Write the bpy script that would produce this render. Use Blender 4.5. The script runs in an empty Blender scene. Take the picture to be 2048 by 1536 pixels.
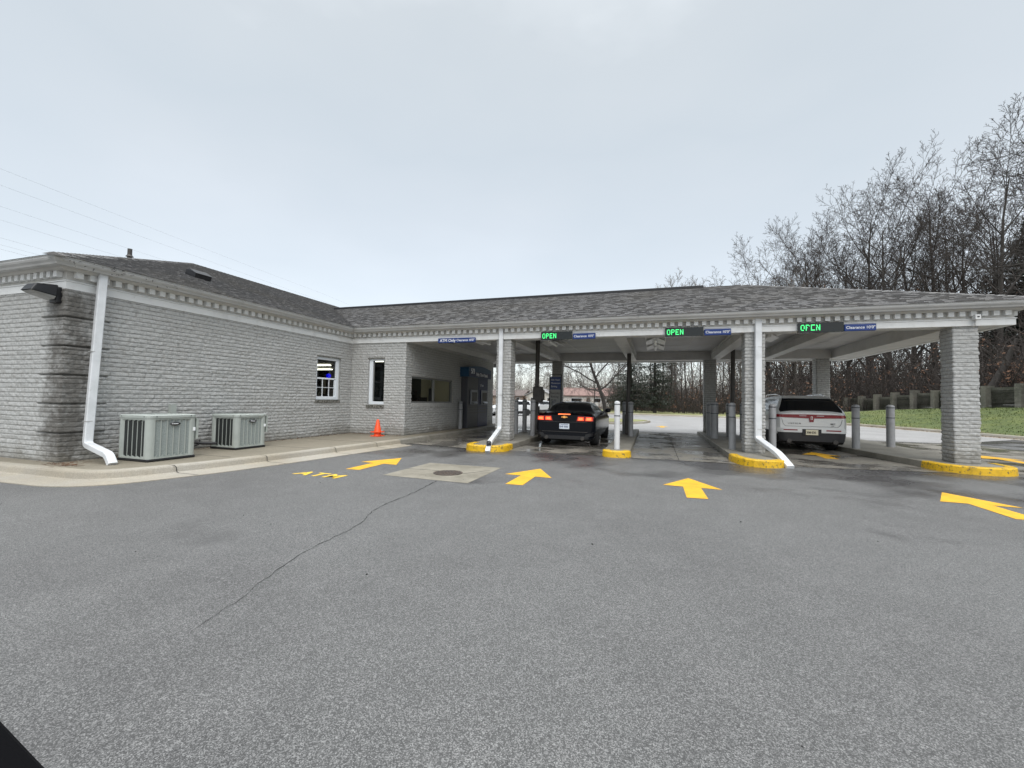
import bpy, math, random
import numpy as np
from mathutils import Vector, Matrix

S = bpy.context.scene
COL = S.collection
R = math.radians
rnd = random.Random(7)

# ------------------------------------------------------------------ camera
YAW, PITCH, ROLL, HC = 18.37, 2.048, 1.03, 1.38
cd = bpy.data.cameras.new("camera")
cd.sensor_width = 36.0
cd.lens = 860.4 / 2048 * 36
cd.clip_start = 0.05
cd.clip_end = 3000
cam = bpy.data.objects.new("camera", cd)
COL.objects.link(cam)
y_, p_, r_ = R(YAW), R(PITCH), R(ROLL)
fw = Vector((-math.sin(y_) * math.cos(p_), math.cos(y_) * math.cos(p_), math.sin(p_)))
rt0 = Vector((math.cos(y_), math.sin(y_), 0)); up0 = rt0.cross(fw)
rt = rt0 * math.cos(r_) + up0 * math.sin(r_)
up = -rt0 * math.sin(r_) + up0 * math.cos(r_)
cam.matrix_world = Matrix(((rt.x, up.x, -fw.x, 0), (rt.y, up.y, -fw.y, 0), (rt.z, up.z, -fw.z, HC), (0, 0, 0, 1)))
S.camera = cam

# ------------------------------------------------------------------ view and world
S.view_settings.view_transform = 'Standard'
S.view_settings.look = 'None'
S.view_settings.gamma = 1.0
S.view_settings.exposure = 0.0
S.cycles.max_bounces = 6
S.cycles.diffuse_bounces = 3
S.cycles.glossy_bounces = 3
S.cycles.transmission_bounces = 4
S.cycles.sample_clamp_indirect = 3.0
S.cycles.use_denoising = True

SUN_EL, SUN_ROT = R(42), R(152)
w = bpy.data.worlds.new("World"); S.world = w; w.use_nodes = True
nt = w.node_tree; N = nt.nodes; L = nt.links; N.clear()
out = N.new("ShaderNodeOutputWorld")
sky = N.new("ShaderNodeTexSky"); sky.sky_type = 'NISHITA'; sky.sun_disc = False
sky.sun_elevation = SUN_EL; sky.sun_rotation = SUN_ROT
bg1 = N.new("ShaderNodeBackground"); bg1.inputs[1].default_value = 0.05
L.new(sky.outputs[0], bg1.inputs[0])
tc = N.new("ShaderNodeTexCoord")
sp = N.new("ShaderNodeSeparateXYZ"); L.new(tc.outputs["Generated"], sp.inputs[0])
mp = N.new("ShaderNodeMapping"); mp.inputs[3].default_value = (1, 1, 2.2); L.new(tc.outputs["Generated"], mp.inputs[0])
nz = N.new("ShaderNodeTexNoise"); nz.inputs["Scale"].default_value = 2.3; nz.inputs["Detail"].default_value = 5.0
nz.inputs["Roughness"].default_value = 0.45; L.new(mp.outputs[0], nz.inputs[0])
ad = N.new("ShaderNodeMath"); ad.operation = 'MULTIPLY_ADD'; ad.inputs[1].default_value = 0.62; ad.inputs[2].default_value = -0.31
L.new(nz.outputs[0], ad.inputs[0])
sm = N.new("ShaderNodeMath"); sm.operation = 'ADD'; L.new(ad.outputs[0], sm.inputs[0]); L.new(sp.outputs[2], sm.inputs[1])
cr = N.new("ShaderNodeValToRGB"); L.new(sm.outputs[0], cr.inputs[0])
els = cr.color_ramp.elements
els[0].position = 0.0; els[0].color = (0.72, 0.74, 0.74, 1)
els[1].position = 1.0; els[1].color = (1.0, 1.0, 1.0, 1)
for pos, c in ((0.16, (0.69, 0.715, 0.72)), (0.34, (0.63, 0.66, 0.665)), (0.52, (0.59, 0.63, 0.64)), (0.66, (0.62, 0.655, 0.66)), (0.82, (0.82, 0.85, 0.85))):
    e = els.new(pos); e.color = (*c, 1)
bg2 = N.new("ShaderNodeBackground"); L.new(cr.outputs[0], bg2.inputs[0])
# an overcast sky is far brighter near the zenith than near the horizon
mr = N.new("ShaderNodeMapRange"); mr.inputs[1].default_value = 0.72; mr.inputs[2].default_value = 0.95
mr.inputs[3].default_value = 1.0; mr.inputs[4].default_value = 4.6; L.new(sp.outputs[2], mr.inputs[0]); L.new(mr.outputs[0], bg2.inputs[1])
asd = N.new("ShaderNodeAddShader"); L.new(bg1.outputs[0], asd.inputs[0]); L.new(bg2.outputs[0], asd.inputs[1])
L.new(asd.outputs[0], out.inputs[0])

sl = bpy.data.lights.new("sun", 'SUN'); sl.energy = 1.5; sl.angle = R(35); sl.color = (1, 0.97, 0.93)
so = bpy.data.objects.new("sun", sl); COL.objects.link(so)
sd = Vector((math.sin(SUN_ROT) * math.cos(SUN_EL), math.cos(SUN_ROT) * math.cos(SUN_EL), math.sin(SUN_EL)))
so.rotation_euler = sd.to_track_quat('Z', 'Y').to_euler(); so.location = (0, -5, 30)

# ------------------------------------------------------------------ helpers: objects
def link(o, parent=None):
    COL.objects.link(o)
    if parent is not None: o.parent = parent
    return o
def tag(o, label=None, cat=None, group=None, kind=None):
    if label: o['label'] = label
    if cat: o['category'] = cat
    if group: o['group'] = group
    if kind: o['kind'] = kind
    return o
def thing(name, loc, label, cat, group=None, rz=0.0):
    o = bpy.data.objects.new(name, None); COL.objects.link(o)
    o.location = loc; o.rotation_euler = (0, 0, rz); o.empty_display_size = 0.2
    return tag(o, label, cat, group)
def copy_tree(o, parent=None):
    c = o.copy(); COL.objects.link(c)
    c.parent = parent
    if parent is not None: c.matrix_parent_inverse = o.matrix_parent_inverse.copy()
    for ch in [x for x in KIDS.get(o.name, [])]: copy_tree(ch, c)
    return c
KIDS = {}
def addkid(parent, o): KIDS.setdefault(parent.name, []).append(o)

class MB:
    def __init__(s): s.v = []; s.f = []; s.m = []; s.sm = []
    def add(s, verts, faces, mi=0, smooth=False):
        b = len(s.v); s.v.extend([tuple(v) for v in verts])
        for f in faces: s.f.append(tuple(b + i for i in f)); s.m.append(mi); s.sm.append(smooth)
    def box(s, x0, x1, y0, y1, z0, z1, mi=0, M=None):
        v = [(x, y, z) for z in (z0, z1) for y in (y0, y1) for x in (x0, x1)]
        if M is not None: v = [M @ Vector(p) for p in v]
        s.add(v, [(0, 2, 3, 1), (4, 5, 7, 6), (0, 1, 5, 4), (2, 6, 7, 3), (0, 4, 6, 2), (1, 3, 7, 5)], mi)
    def quad(s, a, b, c, d, mi=0): s.add([a, b, c, d], [(0, 1, 2, 3)], mi)
    def prism(s, pts, z0, z1, mi=0):
        n = len(pts)
        v = [(x, y, z0) for x, y in pts] + [(x, y, z1) for x, y in pts]
        s.add(v, [tuple(range(n))[::-1], tuple(range(n, 2 * n))] + [(i, (i + 1) % n, n + (i + 1) % n, n + i) for i in range(n)], mi)
    def tube(s, pts, rad, sides=8, mi=0, cap=True, smooth=True):
        pts = [Vector(p) for p in pts]; n = len(pts); rings = []
        u = None
        for i, p in enumerate(pts):
            d = (pts[min(i + 1, n - 1)] - pts[max(i - 1, 0)])
            if d.length < 1e-9: d = Vector((0, 0, 1))
            d.normalize()
            if u is None: u = d.orthogonal().normalized()
            else:
                u = u - d * u.dot(d)
                u = u.normalized() if u.length > 1e-6 else d.orthogonal().normalized()
            vv = d.cross(u)
            r = rad[i] if isinstance(rad, (list, tuple)) else rad
            rings.append([p + (u * math.cos(2 * math.pi * k / sides) + vv * math.sin(2 * math.pi * k / sides)) * r for k in range(sides)])
        v = [q for rg in rings for q in rg]
        f = [(i * sides + k, i * sides + (k + 1) % sides, (i + 1) * sides + (k + 1) % sides, (i + 1) * sides + k) for i in range(n - 1) for k in range(sides)]
        s.add(v, f, mi, smooth)
        if cap:
            s.add(rings[0], [tuple(range(sides))[::-1]], mi); s.add(rings[-1], [tuple(range(sides))], mi)
    def lathe(s, prof, c=(0, 0, 0), sides=24, mi=0, smooth=True, axis='z'):
        v = []
        for r, h in prof:
            for k in range(sides):
                a = 2 * math.pi * k / sides
                if axis == 'z': v.append((c[0] + r * math.cos(a), c[1] + r * math.sin(a), c[2] + h))
                elif axis == 'x': v.append((c[0] + h, c[1] + r * math.cos(a), c[2] + r * math.sin(a)))
                else: v.append((c[0] + r * math.cos(a), c[1] + h, c[2] + r * math.sin(a)))
        n = len(prof)
        f = [(i * sides + k, i * sides + (k + 1) % sides, (i + 1) * sides + (k + 1) % sides, (i + 1) * sides + k) for i in range(n - 1) for k in range(sides)]
        s.add(v, f, mi, smooth)
        s.add(v[:sides], [tuple(range(sides))[::-1]], mi); s.add(v[-sides:], [tuple(range(sides))], mi)
    def build(s, name, mats, parent=None, bevel=0, bseg=2, sub=0, autosm=False):
        me = bpy.data.meshes.new(name); me.from_pydata(s.v, [], s.f)
        if not isinstance(mats, (list, tuple)): mats = [mats]
        for m in mats: me.materials.append(m)
        me.polygons.foreach_set("material_index", s.m)
        me.polygons.foreach_set("use_smooth", s.sm)
        me.update()
        o = bpy.data.objects.new(name, me); link(o, parent)
        if parent is not None: addkid(parent, o)
        if bevel:
            b = o.modifiers.new("bevel", 'BEVEL'); b.width = bevel; b.segments = bseg; b.limit_method = 'ANGLE'; b.angle_limit = R(40)
        if sub:
            q = o.modifiers.new("sub", 'SUBSURF'); q.levels = sub; q.render_levels = sub
        return o

def np_mesh(name, V, F, mats, parent=None, smooth=True):
    me = bpy.data.meshes.new(name)
    V = np.asarray(V, dtype=np.float32); F = np.asarray(F, dtype=np.int32)
    me.vertices.add(len(V)); me.vertices.foreach_set("co", V.ravel())
    me.loops.add(F.size); me.loops.foreach_set("vertex_index", F.ravel())
    me.polygons.add(len(F)); me.polygons.foreach_set("loop_start", np.arange(0, F.size, 4, dtype=np.int32))
    me.polygons.foreach_set("loop_total", np.full(len(F), 4, dtype=np.int32))
    me.polygons.foreach_set("use_smooth", np.full(len(F), smooth))
    me.update()
    for m in (mats if isinstance(mats, (list, tuple)) else [mats]): me.materials.append(m)
    o = bpy.data.objects.new(name, me); link(o, parent)
    if parent is not None: addkid(parent, o)
    return o

def sweep(poly, prof, closed=False):
    """sweep a closed 2-D profile (outward offset, z) along a ground polyline; outward is to the right"""
    P = [Vector((p[0], p[1])) for p in poly]; n = len(P); mb = MB()
    ring = []
    for i in range(n):
        d0 = (P[i] - P[i - 1]).normalized() if (i > 0 or closed) else None
        d1 = (P[(i + 1) % n] - P[i]).normalized() if (i < n - 1 or closed) else None
        if d0 is None: d0 = d1
        if d1 is None: d1 = d0
        n0 = Vector((d0.y, -d0.x)); n1 = Vector((d1.y, -d1.x)); m = n0 + n1
        m = m / max(0.2, m.dot(n0))
        ring.append([(P[i].x + m.x * o, P[i].y + m.y * o, z) for o, z in prof])
    k = len(prof); v = [q for r in ring for q in r]; f = []
    for i in range(n if closed else n - 1):
        j = (i + 1) % n
        for a in range(k): f.append((i * k + a, j * k + a, j * k + (a + 1) % k, i * k + (a + 1) % k))
    mb.add(v, f)
    if not closed:
        mb.add(ring[0], [tuple(range(k))]); mb.add(ring[-1], [tuple(range(k))[::-1]])
    return mb

def text(s, size, parent, name, mat, M, depth=0.004, align='LEFT', bold=0.0, spacing=1.0, hscale=1.0):
    cu = bpy.data.curves.new(name, 'FONT'); cu.body = s; cu.size = size; cu.extrude = depth; cu.align_x = align
    cu.offset = bold; cu.space_character = spacing; cu.resolution_u = 4
    t = bpy.data.objects.new(name + "_tmp", cu); COL.objects.link(t)
    dg = bpy.context.evaluated_depsgraph_get(); dg.update()
    me = bpy.data.meshes.new_from_object(t.evaluated_get(dg))
    bpy.data.objects.remove(t, do_unlink=True); bpy.data.curves.remove(cu)
    me.name = name; me.materials.clear(); me.materials.append(mat)
    if hscale != 1.0: me.transform(Matrix.Diagonal((hscale, 1, 1, 1)))
    me.transform(M)
    o = bpy.data.objects.new(name, me); link(o, parent)
    if parent is not None: addkid(parent, o)
    return o
def face_front(x, y, z):   # text readable from -Y
    return Matrix.Translation((x, y, z)) @ Matrix.Rotation(R(90), 4, 'X')
def face_right(x, y, z):   # text on a wall facing +X
    return Matrix.Translation((x, y, z)) @ Matrix.Rotation(R(90), 4, 'Z') @ Matrix.Rotation(R(90), 4, 'X')

# ------------------------------------------------------------------ helpers: materials
def pm(name, col, rough=0.6, metal=0.0, var=None, bump=None, spec=0.5, coat=0.0, wet=None, speck=None, emit=None, rvar=None):
    """procedural material.  var=(scale, col2, amount)  bump=(scale, strength, distance)  speck=(scale, lo, hi)"""
    m = bpy.data.materials.new(name); m.use_nodes = True
    nt = m.node_tree; b = nt.nodes["Principled BSDF"]; N = nt.nodes; L = nt.links
    b.inputs["Base Color"].default_value = (*col, 1); b.inputs["Roughness"].default_value = rough
    b.inputs["Metallic"].default_value = metal; b.inputs["Specular IOR Level"].default_value = spec
    if coat: b.inputs["Coat Weight"].default_value = coat; b.inputs["Coat Roughness"].default_value = 0.05
    geo = N.new("ShaderNodeNewGeometry"); src = geo.outputs["Position"]
    cur = None
    def noise(scale, detail=4.0, ro=0.6):
        n = N.new("ShaderNodeTexNoise"); n.inputs["Scale"].default_value = scale; n.inputs["Detail"].default_value = detail
        n.inputs["Roughness"].default_value = ro; L.new(src, n.inputs["Vector"]); return n.outputs[0]
    def ramp(fac, lo, hi):
        r = N.new("ShaderNodeMapRange"); r.inputs[1].default_value = lo; r.inputs[2].default_value = hi; L.new(fac, r.inputs[0]); return r.outputs[0]
    def mix(fac, a, bcol, mode='MIX'):
        x = N.new("ShaderNodeMix"); x.data_type = 'RGBA'; x.blend_type = mode
        if isinstance(fac, float): x.inputs[0].default_value = fac
        else: L.new(fac, x.inputs[0])
        for inp, val in ((x.inputs[6], a), (x.inputs[7], bcol)):
            if isinstance(val, tuple): inp.default_value = (*val, 1)
            else: L.new(val, inp)
        return x.outputs[2]
    cur = col
    if var:
        for (sc, c2, lo, hi) in (var if isinstance(var, list) else [var]):
            cur = mix(ramp(noise(sc), lo, hi), cur, c2)
    if speck:
        vo = N.new("ShaderNodeTexVoronoi"); vo.inputs["Scale"].default_value = speck[0]; L.new(src, vo.inputs["Vector"])
        sv = N.new("ShaderNodeSeparateColor"); L.new(vo.outputs["Color"], sv.inputs[0])
        rr = N.new("ShaderNodeMapRange"); rr.inputs[3].default_value = speck[1]; rr.inputs[4].default_value = speck[2]; L.new(sv.outputs[0], rr.inputs[0])
        pw = N.new("ShaderNodeMath"); pw.operation = 'POWER'; pw.inputs[1].default_value = speck[3] if len(speck) > 3 else 1.0; L.new(sv.outputs[0], pw.inputs[0]); L.new(pw.outputs[0], rr.inputs[0])
        cc = N.new("ShaderNodeCombineColor")
        for i in range(3): L.new(rr.outputs[0], cc.inputs[i])
        cur = mix(1.0, cur, cc.outputs[0], 'MULTIPLY')
    if not isinstance(cur, tuple): L.new(cur, b.inputs["Base Color"])
    if rvar:
        r = N.new("ShaderNodeMapRange"); r.inputs[1].default_value = rvar[1]; r.inputs[2].default_value = rvar[2]
        r.inputs[3].default_value = rvar[3]; r.inputs[4].default_value = rvar[4]; L.new(noise(rvar[0], 3.0), r.inputs[0]); L.new(r.outputs[0], b.inputs["Roughness"])
    if bump:
        bp = N.new("ShaderNodeBump"); bp.inputs["Strength"].default_value = bump[1]; bp.inputs["Distance"].default_value = bump[2]
        L.new(noise(bump[0], 5.0, 0.65), bp.inputs["Height"]); L.new(bp.outputs[0], b.inputs["Normal"])
    if emit:
        b.inputs["Emission Color"].default_value = (*emit[0], 1); b.inputs["Emission Strength"].default_value = emit[1]
        if emit[0][0] < 0.99 or emit[0][1] < 0.2: m.cycles.emission_sampling = 'NONE'
    return m

# asphalt
def asphalt_mat():
    m = pm("asphalt", (0.098, 0.098, 0.096), 0.62, var=[(0.35, (0.078, 0.077, 0.076), 0.42, 0.68), (2.3, (0.112, 0.111, 0.109), 0.45, 0.8), (38.0, (0.138, 0.138, 0.135), 0.52, 0.78)],
           speck=(215.0, 0.52, 2.4, 2.2), bump=(230.0, 0.6, 0.0035))
    nt = m.node_tree; N = nt.nodes; L = nt.links; b = N["Principled BSDF"]
    # damp patches beside the canopy drip line (gloss only varies), real wet look
    geo = N.new("ShaderNodeNewGeometry"); s = N.new("ShaderNodeSeparateXYZ"); L.new(geo.outputs["Position"], s.inputs[0])
    n = N.new("ShaderNodeTexNoise"); n.inputs["Scale"].default_value = 0.55; n.inputs["Detail"].default_value = 4; L.new(geo.outputs["Position"], n.inputs["Vector"])
    g = N.new("ShaderNodeMapRange"); g.inputs[1].default_value = 6.0; g.inputs[2].default_value = 10.5; g.inputs[3].default_value = -0.16; g.inputs[4].default_value = 0.10; L.new(s.outputs[1], g.inputs[0])
    a = N.new("ShaderNodeMath"); a.operation = 'ADD'; L.new(g.outputs[0], a.inputs[0]); L.new(n.outputs[0], a.inputs[1])
    r = N.new("ShaderNodeMapRange"); r.inputs[1].default_value = 0.48; r.inputs[2].default_value = 0.64; r.inputs[3].default_value = 0.62; r.inputs[4].default_value = 0.24
    L.new(a.outputs[0], r.inputs[0]); L.new(r.outputs[0], b.inputs["Roughness"])
    # wet asphalt is a darker asphalt
    mx = N.new("ShaderNodeMix"); mx.data_type = 'RGBA'; mx.blend_type = 'MULTIPLY'
    r2 = N.new("ShaderNodeMapRange"); r2.inputs[1].default_value = 0.48; r2.inputs[2].default_value = 0.64; r2.inputs[3].default_value = 0.0; r2.inputs[4].default_value = 1.0
    L.new(a.outputs[0], r2.inputs[0]); L.new(r2.outputs[0], mx.inputs[0])
    old = b.inputs["Base Color"].links[0].from_socket
    L.new(old, mx.inputs[6]); mx.inputs[7].default_value = (0.56, 0.54, 0.55, 1); L.new(mx.outputs[2], b.inputs["Base Color"])
    return m
M_asph = asphalt_mat()
M_far_pave = pm("sheen_tinted_paving", (0.30, 0.295, 0.29), 0.6, var=(0.5, (0.24, 0.235, 0.23), 0.4, 0.7), bump=(60, 0.3, 0.005), speck=(60, 0.8, 1.25))  # grazing sheen of wet asphalt put into a paler base colour
M_lane = pm("lane_concrete", (0.21, 0.195, 0.165), 0.5, var=[(0.9, (0.095, 0.088, 0.078), 0.42, 0.58), (6.0, (0.16, 0.145, 0.125), 0.5, 0.8)], bump=(90, 0.2, 0.003), rvar=(0.9, 0.42, 0.58, 0.55, 0.10), speck=(70, 0.85, 1.2))
M_conc = pm("kerb_concrete", (0.33, 0.295, 0.235), 0.8, var=[(1.6, (0.23, 0.20, 0.15), 0.42, 0.66), (14.0, (0.27, 0.25, 0.20), 0.5, 0.8), (0.8, (0.36, 0.34, 0.30), 0.4, 0.7)], bump=(110, 0.4, 0.005), speck=(120, 0.85, 1.15))
M_walk = pm("sidewalk_concrete", (0.21, 0.185, 0.14), 0.7, var=[(1.1, (0.18, 0.16, 0.12), 0.42, 0.66), (9.0, (0.22, 0.2, 0.155), 0.5, 0.8)], bump=(90, 0.35, 0.004), speck=(100, 0.85, 1.15))
M_island = pm("island_concrete", (0.25, 0.235, 0.20), 0.65, var=[(1.7, (0.16, 0.15, 0.125), 0.42, 0.66), (12.0, (0.2, 0.19, 0.165), 0.5, 0.75)], bump=(90, 0.35, 0.004), speck=(90, 0.85, 1.15))
M_yellow = pm("yellow_kerb_paint", (0.68, 0.41, 0.010), 0.5, var=[(7.0, (0.50, 0.30, 0.01), 0.5, 0.72), (18.0, (0.13, 0.10, 0.04), 0.555, 0.65)], bump=(60, 0.5, 0.006))
M_mark = pm("yellow_road_paint", (0.74, 0.41, 0.015), 0.6, var=[(4.0, (0.60, 0.32, 0.015), 0.4, 0.7), (45.0, (0.30, 0.20, 0.07), 0.66, 0.78)], bump=(120, 0.45, 0.004), speck=(150, 0.82, 1.1))
M_trim = pm("white_trim_paint", (0.74, 0.75, 0.745), 0.45, var=[(3.0, (0.56, 0.56, 0.545), 0.5, 0.85), (14.0, (0.44, 0.43, 0.40), 0.66, 0.8)])
M_trim2 = pm("cream_trim_paint", (0.53, 0.52, 0.495), 0.5, var=(3.0, (0.52, 0.51, 0.48), 0.45, 0.8))
M_gut = pm("gutter_aluminium_paint", (0.46, 0.46, 0.45), 0.4, var=[(2.0, (0.36, 0.36, 0.35), 0.45, 0.8), (9.0, (0.25, 0.24, 0.22), 0.62, 0.8)])
M_spout = pm("downspout_paint", (0.68, 0.70, 0.72), 0.4, var=[(3.0, (0.52, 0.54, 0.55), 0.45, 0.8), (16.0, (0.40, 0.40, 0.38), 0.66, 0.8)])
M_ceil = pm("canopy_ceiling_paint", (0.55, 0.545, 0.54), 0.6, var=(1.2, (0.48, 0.475, 0.465), 0.4, 0.7))
M_beam = pm("beam_paint", (0.62, 0.61, 0.59), 0.5, var=(1.6, (0.52, 0.51, 0.49), 0.4, 0.7))
M_black = pm("black_plastic", (0.012, 0.012, 0.014), 0.45)
M_rubber = pm("tyre_rubber", (0.015, 0.015, 0.016), 0.8, bump=(80, 0.3, 0.003))
M_chrome = pm("chrome", (0.75, 0.76, 0.78), 0.15, metal=1.0)
M_alloy = pm("alloy_wheel", (0.45, 0.46, 0.48), 0.3, metal=0.9)
M_dkmetal = pm("brown_painted_steel", (0.055, 0.05, 0.046), 0.5, var=(8, (0.035, 0.032, 0.03), 0.4, 0.7))
M_bol = pm("grey_bollard_sleeve", (0.30, 0.305, 0.315), 0.45, var=(6, (0.24, 0.245, 0.25), 0.45, 0.75))
M_bolw = pm("white_bollard_sleeve", (0.60, 0.61, 0.62), 0.45, var=(6, (0.50, 0.51, 0.52), 0.5, 0.8))
M_band = pm("dark_bollard_band", (0.02, 0.025, 0.04), 0.4)
M_blue = pm("navy_sign_face", (0.008, 0.035, 0.18), 0.35)
M_signw = pm("white_lettering", (0.82, 0.84, 0.86), 0.5)
M_led = pm("led_panel_face", (0.006, 0.009, 0.010), 0.25)
M_ledg = pm("green_led", (0.05, 0.9, 0.25), 0.4, emit=((0.08, 1.0, 0.25), 1.0))
M_ledd = pm("dim_led", (0.012, 0.02, 0.02), 0.4)
M_orange = pm("cone_orange", (0.85, 0.085, 0.018), 0.5, emit=None)
M_iron = pm("cast_iron", (0.07, 0.058, 0.05), 0.55, var=(20, (0.12, 0.075, 0.05), 0.5, 0.7), bump=(60, 0.5, 0.004))
M_crack = pm("crack_tar", (0.02, 0.019, 0.019), 0.9)
M_green_grey = pm("condenser_paint", (0.36, 0.39, 0.365), 0.45, var=(5, (0.31, 0.335, 0.315), 0.45, 0.8))
M_coil = pm("dark_coil", (0.012, 0.015, 0.015), 0.7, bump=(260, 0.5, 0.003))
M_coil2 = pm("coil_mesh_grey", (0.25, 0.28, 0.27), 0.55, bump=(260, 0.6, 0.003), speck=(240, 0.7, 1.3))
M_frame = pm("window_frame_paint", (0.72, 0.76, 0.80), 0.4)
M_frame2 = pm("bronze_window_frame", (0.16, 0.165, 0.16), 0.4)
M_int = pm("interior_wall_paint", (0.10, 0.095, 0.085), 0.8)
M_intlt = pm("interior_beige_paint", (0.58, 0.56, 0.44), 0.8)
M_lamp = pm("lit_ceiling_tube", (0.9, 0.85, 0.6), 0.5, emit=((1.0, 0.93, 0.76), 7.0))
M_bluel = pm("blue_sphere_glow", (0.0, 0.0, 0.3), 0.5, emit=((0.0, 0.0, 0.9), 1.0))  # glow of the blue sphere light inside the office
M_furn = pm("dark_office_furniture", (0.02, 0.021, 0.022), 0.6)
M_paper = pm("pale_office_paper", (0.55, 0.52, 0.42), 0.8)
M_atmg = pm("machine_grey_panel", (0.05, 0.052, 0.062), 0.45)
M_atmb = pm("machine_blue_panel", (0.005, 0.016, 0.07), 0.4)
M_atmt = pm("machine_header_blue", (0.010, 0.055, 0.12), 0.35)
M_atms = pm("machine_silver", (0.20, 0.21, 0.23), 0.35, metal=0.4)
def glass(name, tint=(0.8, 0.85, 0.85), rough=0.02):
    m = bpy.data.materials.new(name); m.use_nodes = True; nt = m.node_tree; N = nt.nodes; L = nt.links; N.clear()
    o = N.new("ShaderNodeOutputMaterial"); t = N.new("ShaderNodeBsdfTransparent"); t.inputs[0].default_value = (*tint, 1)
    g = N.new("ShaderNodeBsdfGlossy"); g.inputs["Roughness"].default_value = rough
    fr = N.new("ShaderNodeFresnel"); fr.inputs[0].default_value = 1.52
    mx = N.new("ShaderNodeMixShader"); L.new(fr.outputs[0], mx.inputs[0]); L.new(t.outputs[0], mx.inputs[1]); L.new(g.outputs[0], mx.inputs[2]); L.new(mx.outputs[0], o.inputs[0])
    return m
M_glass = glass("window_glass", (0.62, 0.68, 0.68))
M_cglass = pm("dark_car_glass", (0.003, 0.004, 0.006), 0.05, spec=0.45)
M_cglass2 = glass("car_glass", (0.10, 0.13, 0.13))

# brick
def brick_mat():
    m = pm("painted_grey_brick", (0.42, 0.425, 0.418), 0.75, var=[(0.9, (0.375, 0.378, 0.37), 0.4, 0.7), (11.0, (0.30, 0.295, 0.28), 0.5, 0.75), (34.0, (0.47, 0.465, 0.45), 0.5, 0.7)], bump=(60, 0.9, 0.009))
    nt = m.node_tree; N = nt.nodes; L = nt.links; b = N["Principled BSDF"]
    geo = N.new("ShaderNodeNewGeometry"); s = N.new("ShaderNodeSeparateXYZ"); L.new(geo.outputs["Position"], s.inputs[0])
    def mth(op, a, bb=None, c=None):
        x = N.new("ShaderNodeMath"); x.operation = op
        for i, v in enumerate((a, bb, c)):
            if v is None: continue
            if isinstance(v, (int, float)): x.inputs[i].default_value = v
            else: L.new(v, x.inputs[i])
        return x.outputs[0]
    dx = mth('ABSOLUTE', mth('ADD', s.outputs[0], 9.76)); dy = mth('ABSOLUTE', mth('SUBTRACT', s.outputs[1], 4.62))
    d = mth('MAXIMUM', dx, dy)
    n = N.new("ShaderNodeTexNoise"); n.inputs["Scale"].default_value = 2.2; n.inputs["Detail"].default_value = 5; n.inputs["Roughness"].default_value = 0.65; L.new(geo.outputs["Position"], n.inputs["Vector"])
    n2 = N.new("ShaderNodeTexNoise"); n2.inputs["Scale"].default_value = 14; n2.inputs["Detail"].default_value = 4; L.new(geo.outputs["Position"], n2.inputs["Vector"])
    fall = N.new("ShaderNodeMapRange"); fall.inputs[1].default_value = 0.15; fall.inputs[2].default_value = 0.85; fall.inputs[3].default_value = 0.30; fall.inputs[4].default_value = -0.45; L.new(d, fall.inputs[0])
    k = mth('ADD', mth('ADD', fall.outputs[0], n.outputs[0]), mth('MULTIPLY', n2.outputs[0], 0.35))
    soot = N.new("ShaderNodeMapRange"); soot.inputs[1].default_value = 0.62; soot.inputs[2].default_value = 0.98; soot.inputs[3].default_value = 0; soot.inputs[4].default_value = 0.85; L.new(k, soot.inputs[0])
    # mossy damp along the foot of every wall
    z = N.new("ShaderNodeMapRange"); z.inputs[1].default_value = 0.16; z.inputs[2].default_value = 0.75; z.inputs[3].default_value = 0.36; z.inputs[4].default_value = -0.3; L.new(s.outputs[2], z.inputs[0])
    k2 = mth('ADD', z.outputs[0], n.outputs[0])
    damp = N.new("ShaderNodeMapRange"); damp.inputs[1].default_value = 0.55; damp.inputs[2].default_value = 0.85; damp.inputs[3].default_value = 0; damp.inputs[4].default_value = 0.7; L.new(k2, damp.inputs[0])
    old = b.inputs["Base Color"].links[0].from_socket
    m1 = N.new("ShaderNodeMix"); m1.data_type = 'RGBA'; L.new(soot.outputs[0], m1.inputs[0]); L.new(old, m1.inputs[6]); m1.inputs[7].default_value = (0.075, 0.068, 0.058, 1)
    m2 = N.new("ShaderNodeMix"); m2.data_type = 'RGBA'; L.new(damp.outputs[0], m2.inputs[0]); L.new(m1.outputs[2], m2.inputs[6]); m2.inputs[7].default_value = (0.19, 0.18, 0.155, 1)
    at = N.new("ShaderNodeAttribute"); at.attribute_name = "joint"
    jm = mth('MULTIPLY', at.outputs["Fac"], mth('MULTIPLY', n2.outputs[0], 1.15))
    m3 = N.new("ShaderNodeMix"); m3.data_type = 'RGBA'; L.new(jm, m3.inputs[0]); L.new(m2.outputs[2], m3.inputs[6]); m3.inputs[7].default_value = (0.12, 0.118, 0.105, 1)
    L.new(m3.outputs[2], b.inputs["Base Color"])
    return m
M_brick = brick_mat()
M_sill = pm("mossy_brick_sill", (0.20, 0.195, 0.175), 0.85, var=(18, (0.05, 0.05, 0.04), 0.45, 0.6), bump=(60, 0.8, 0.01))

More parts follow.
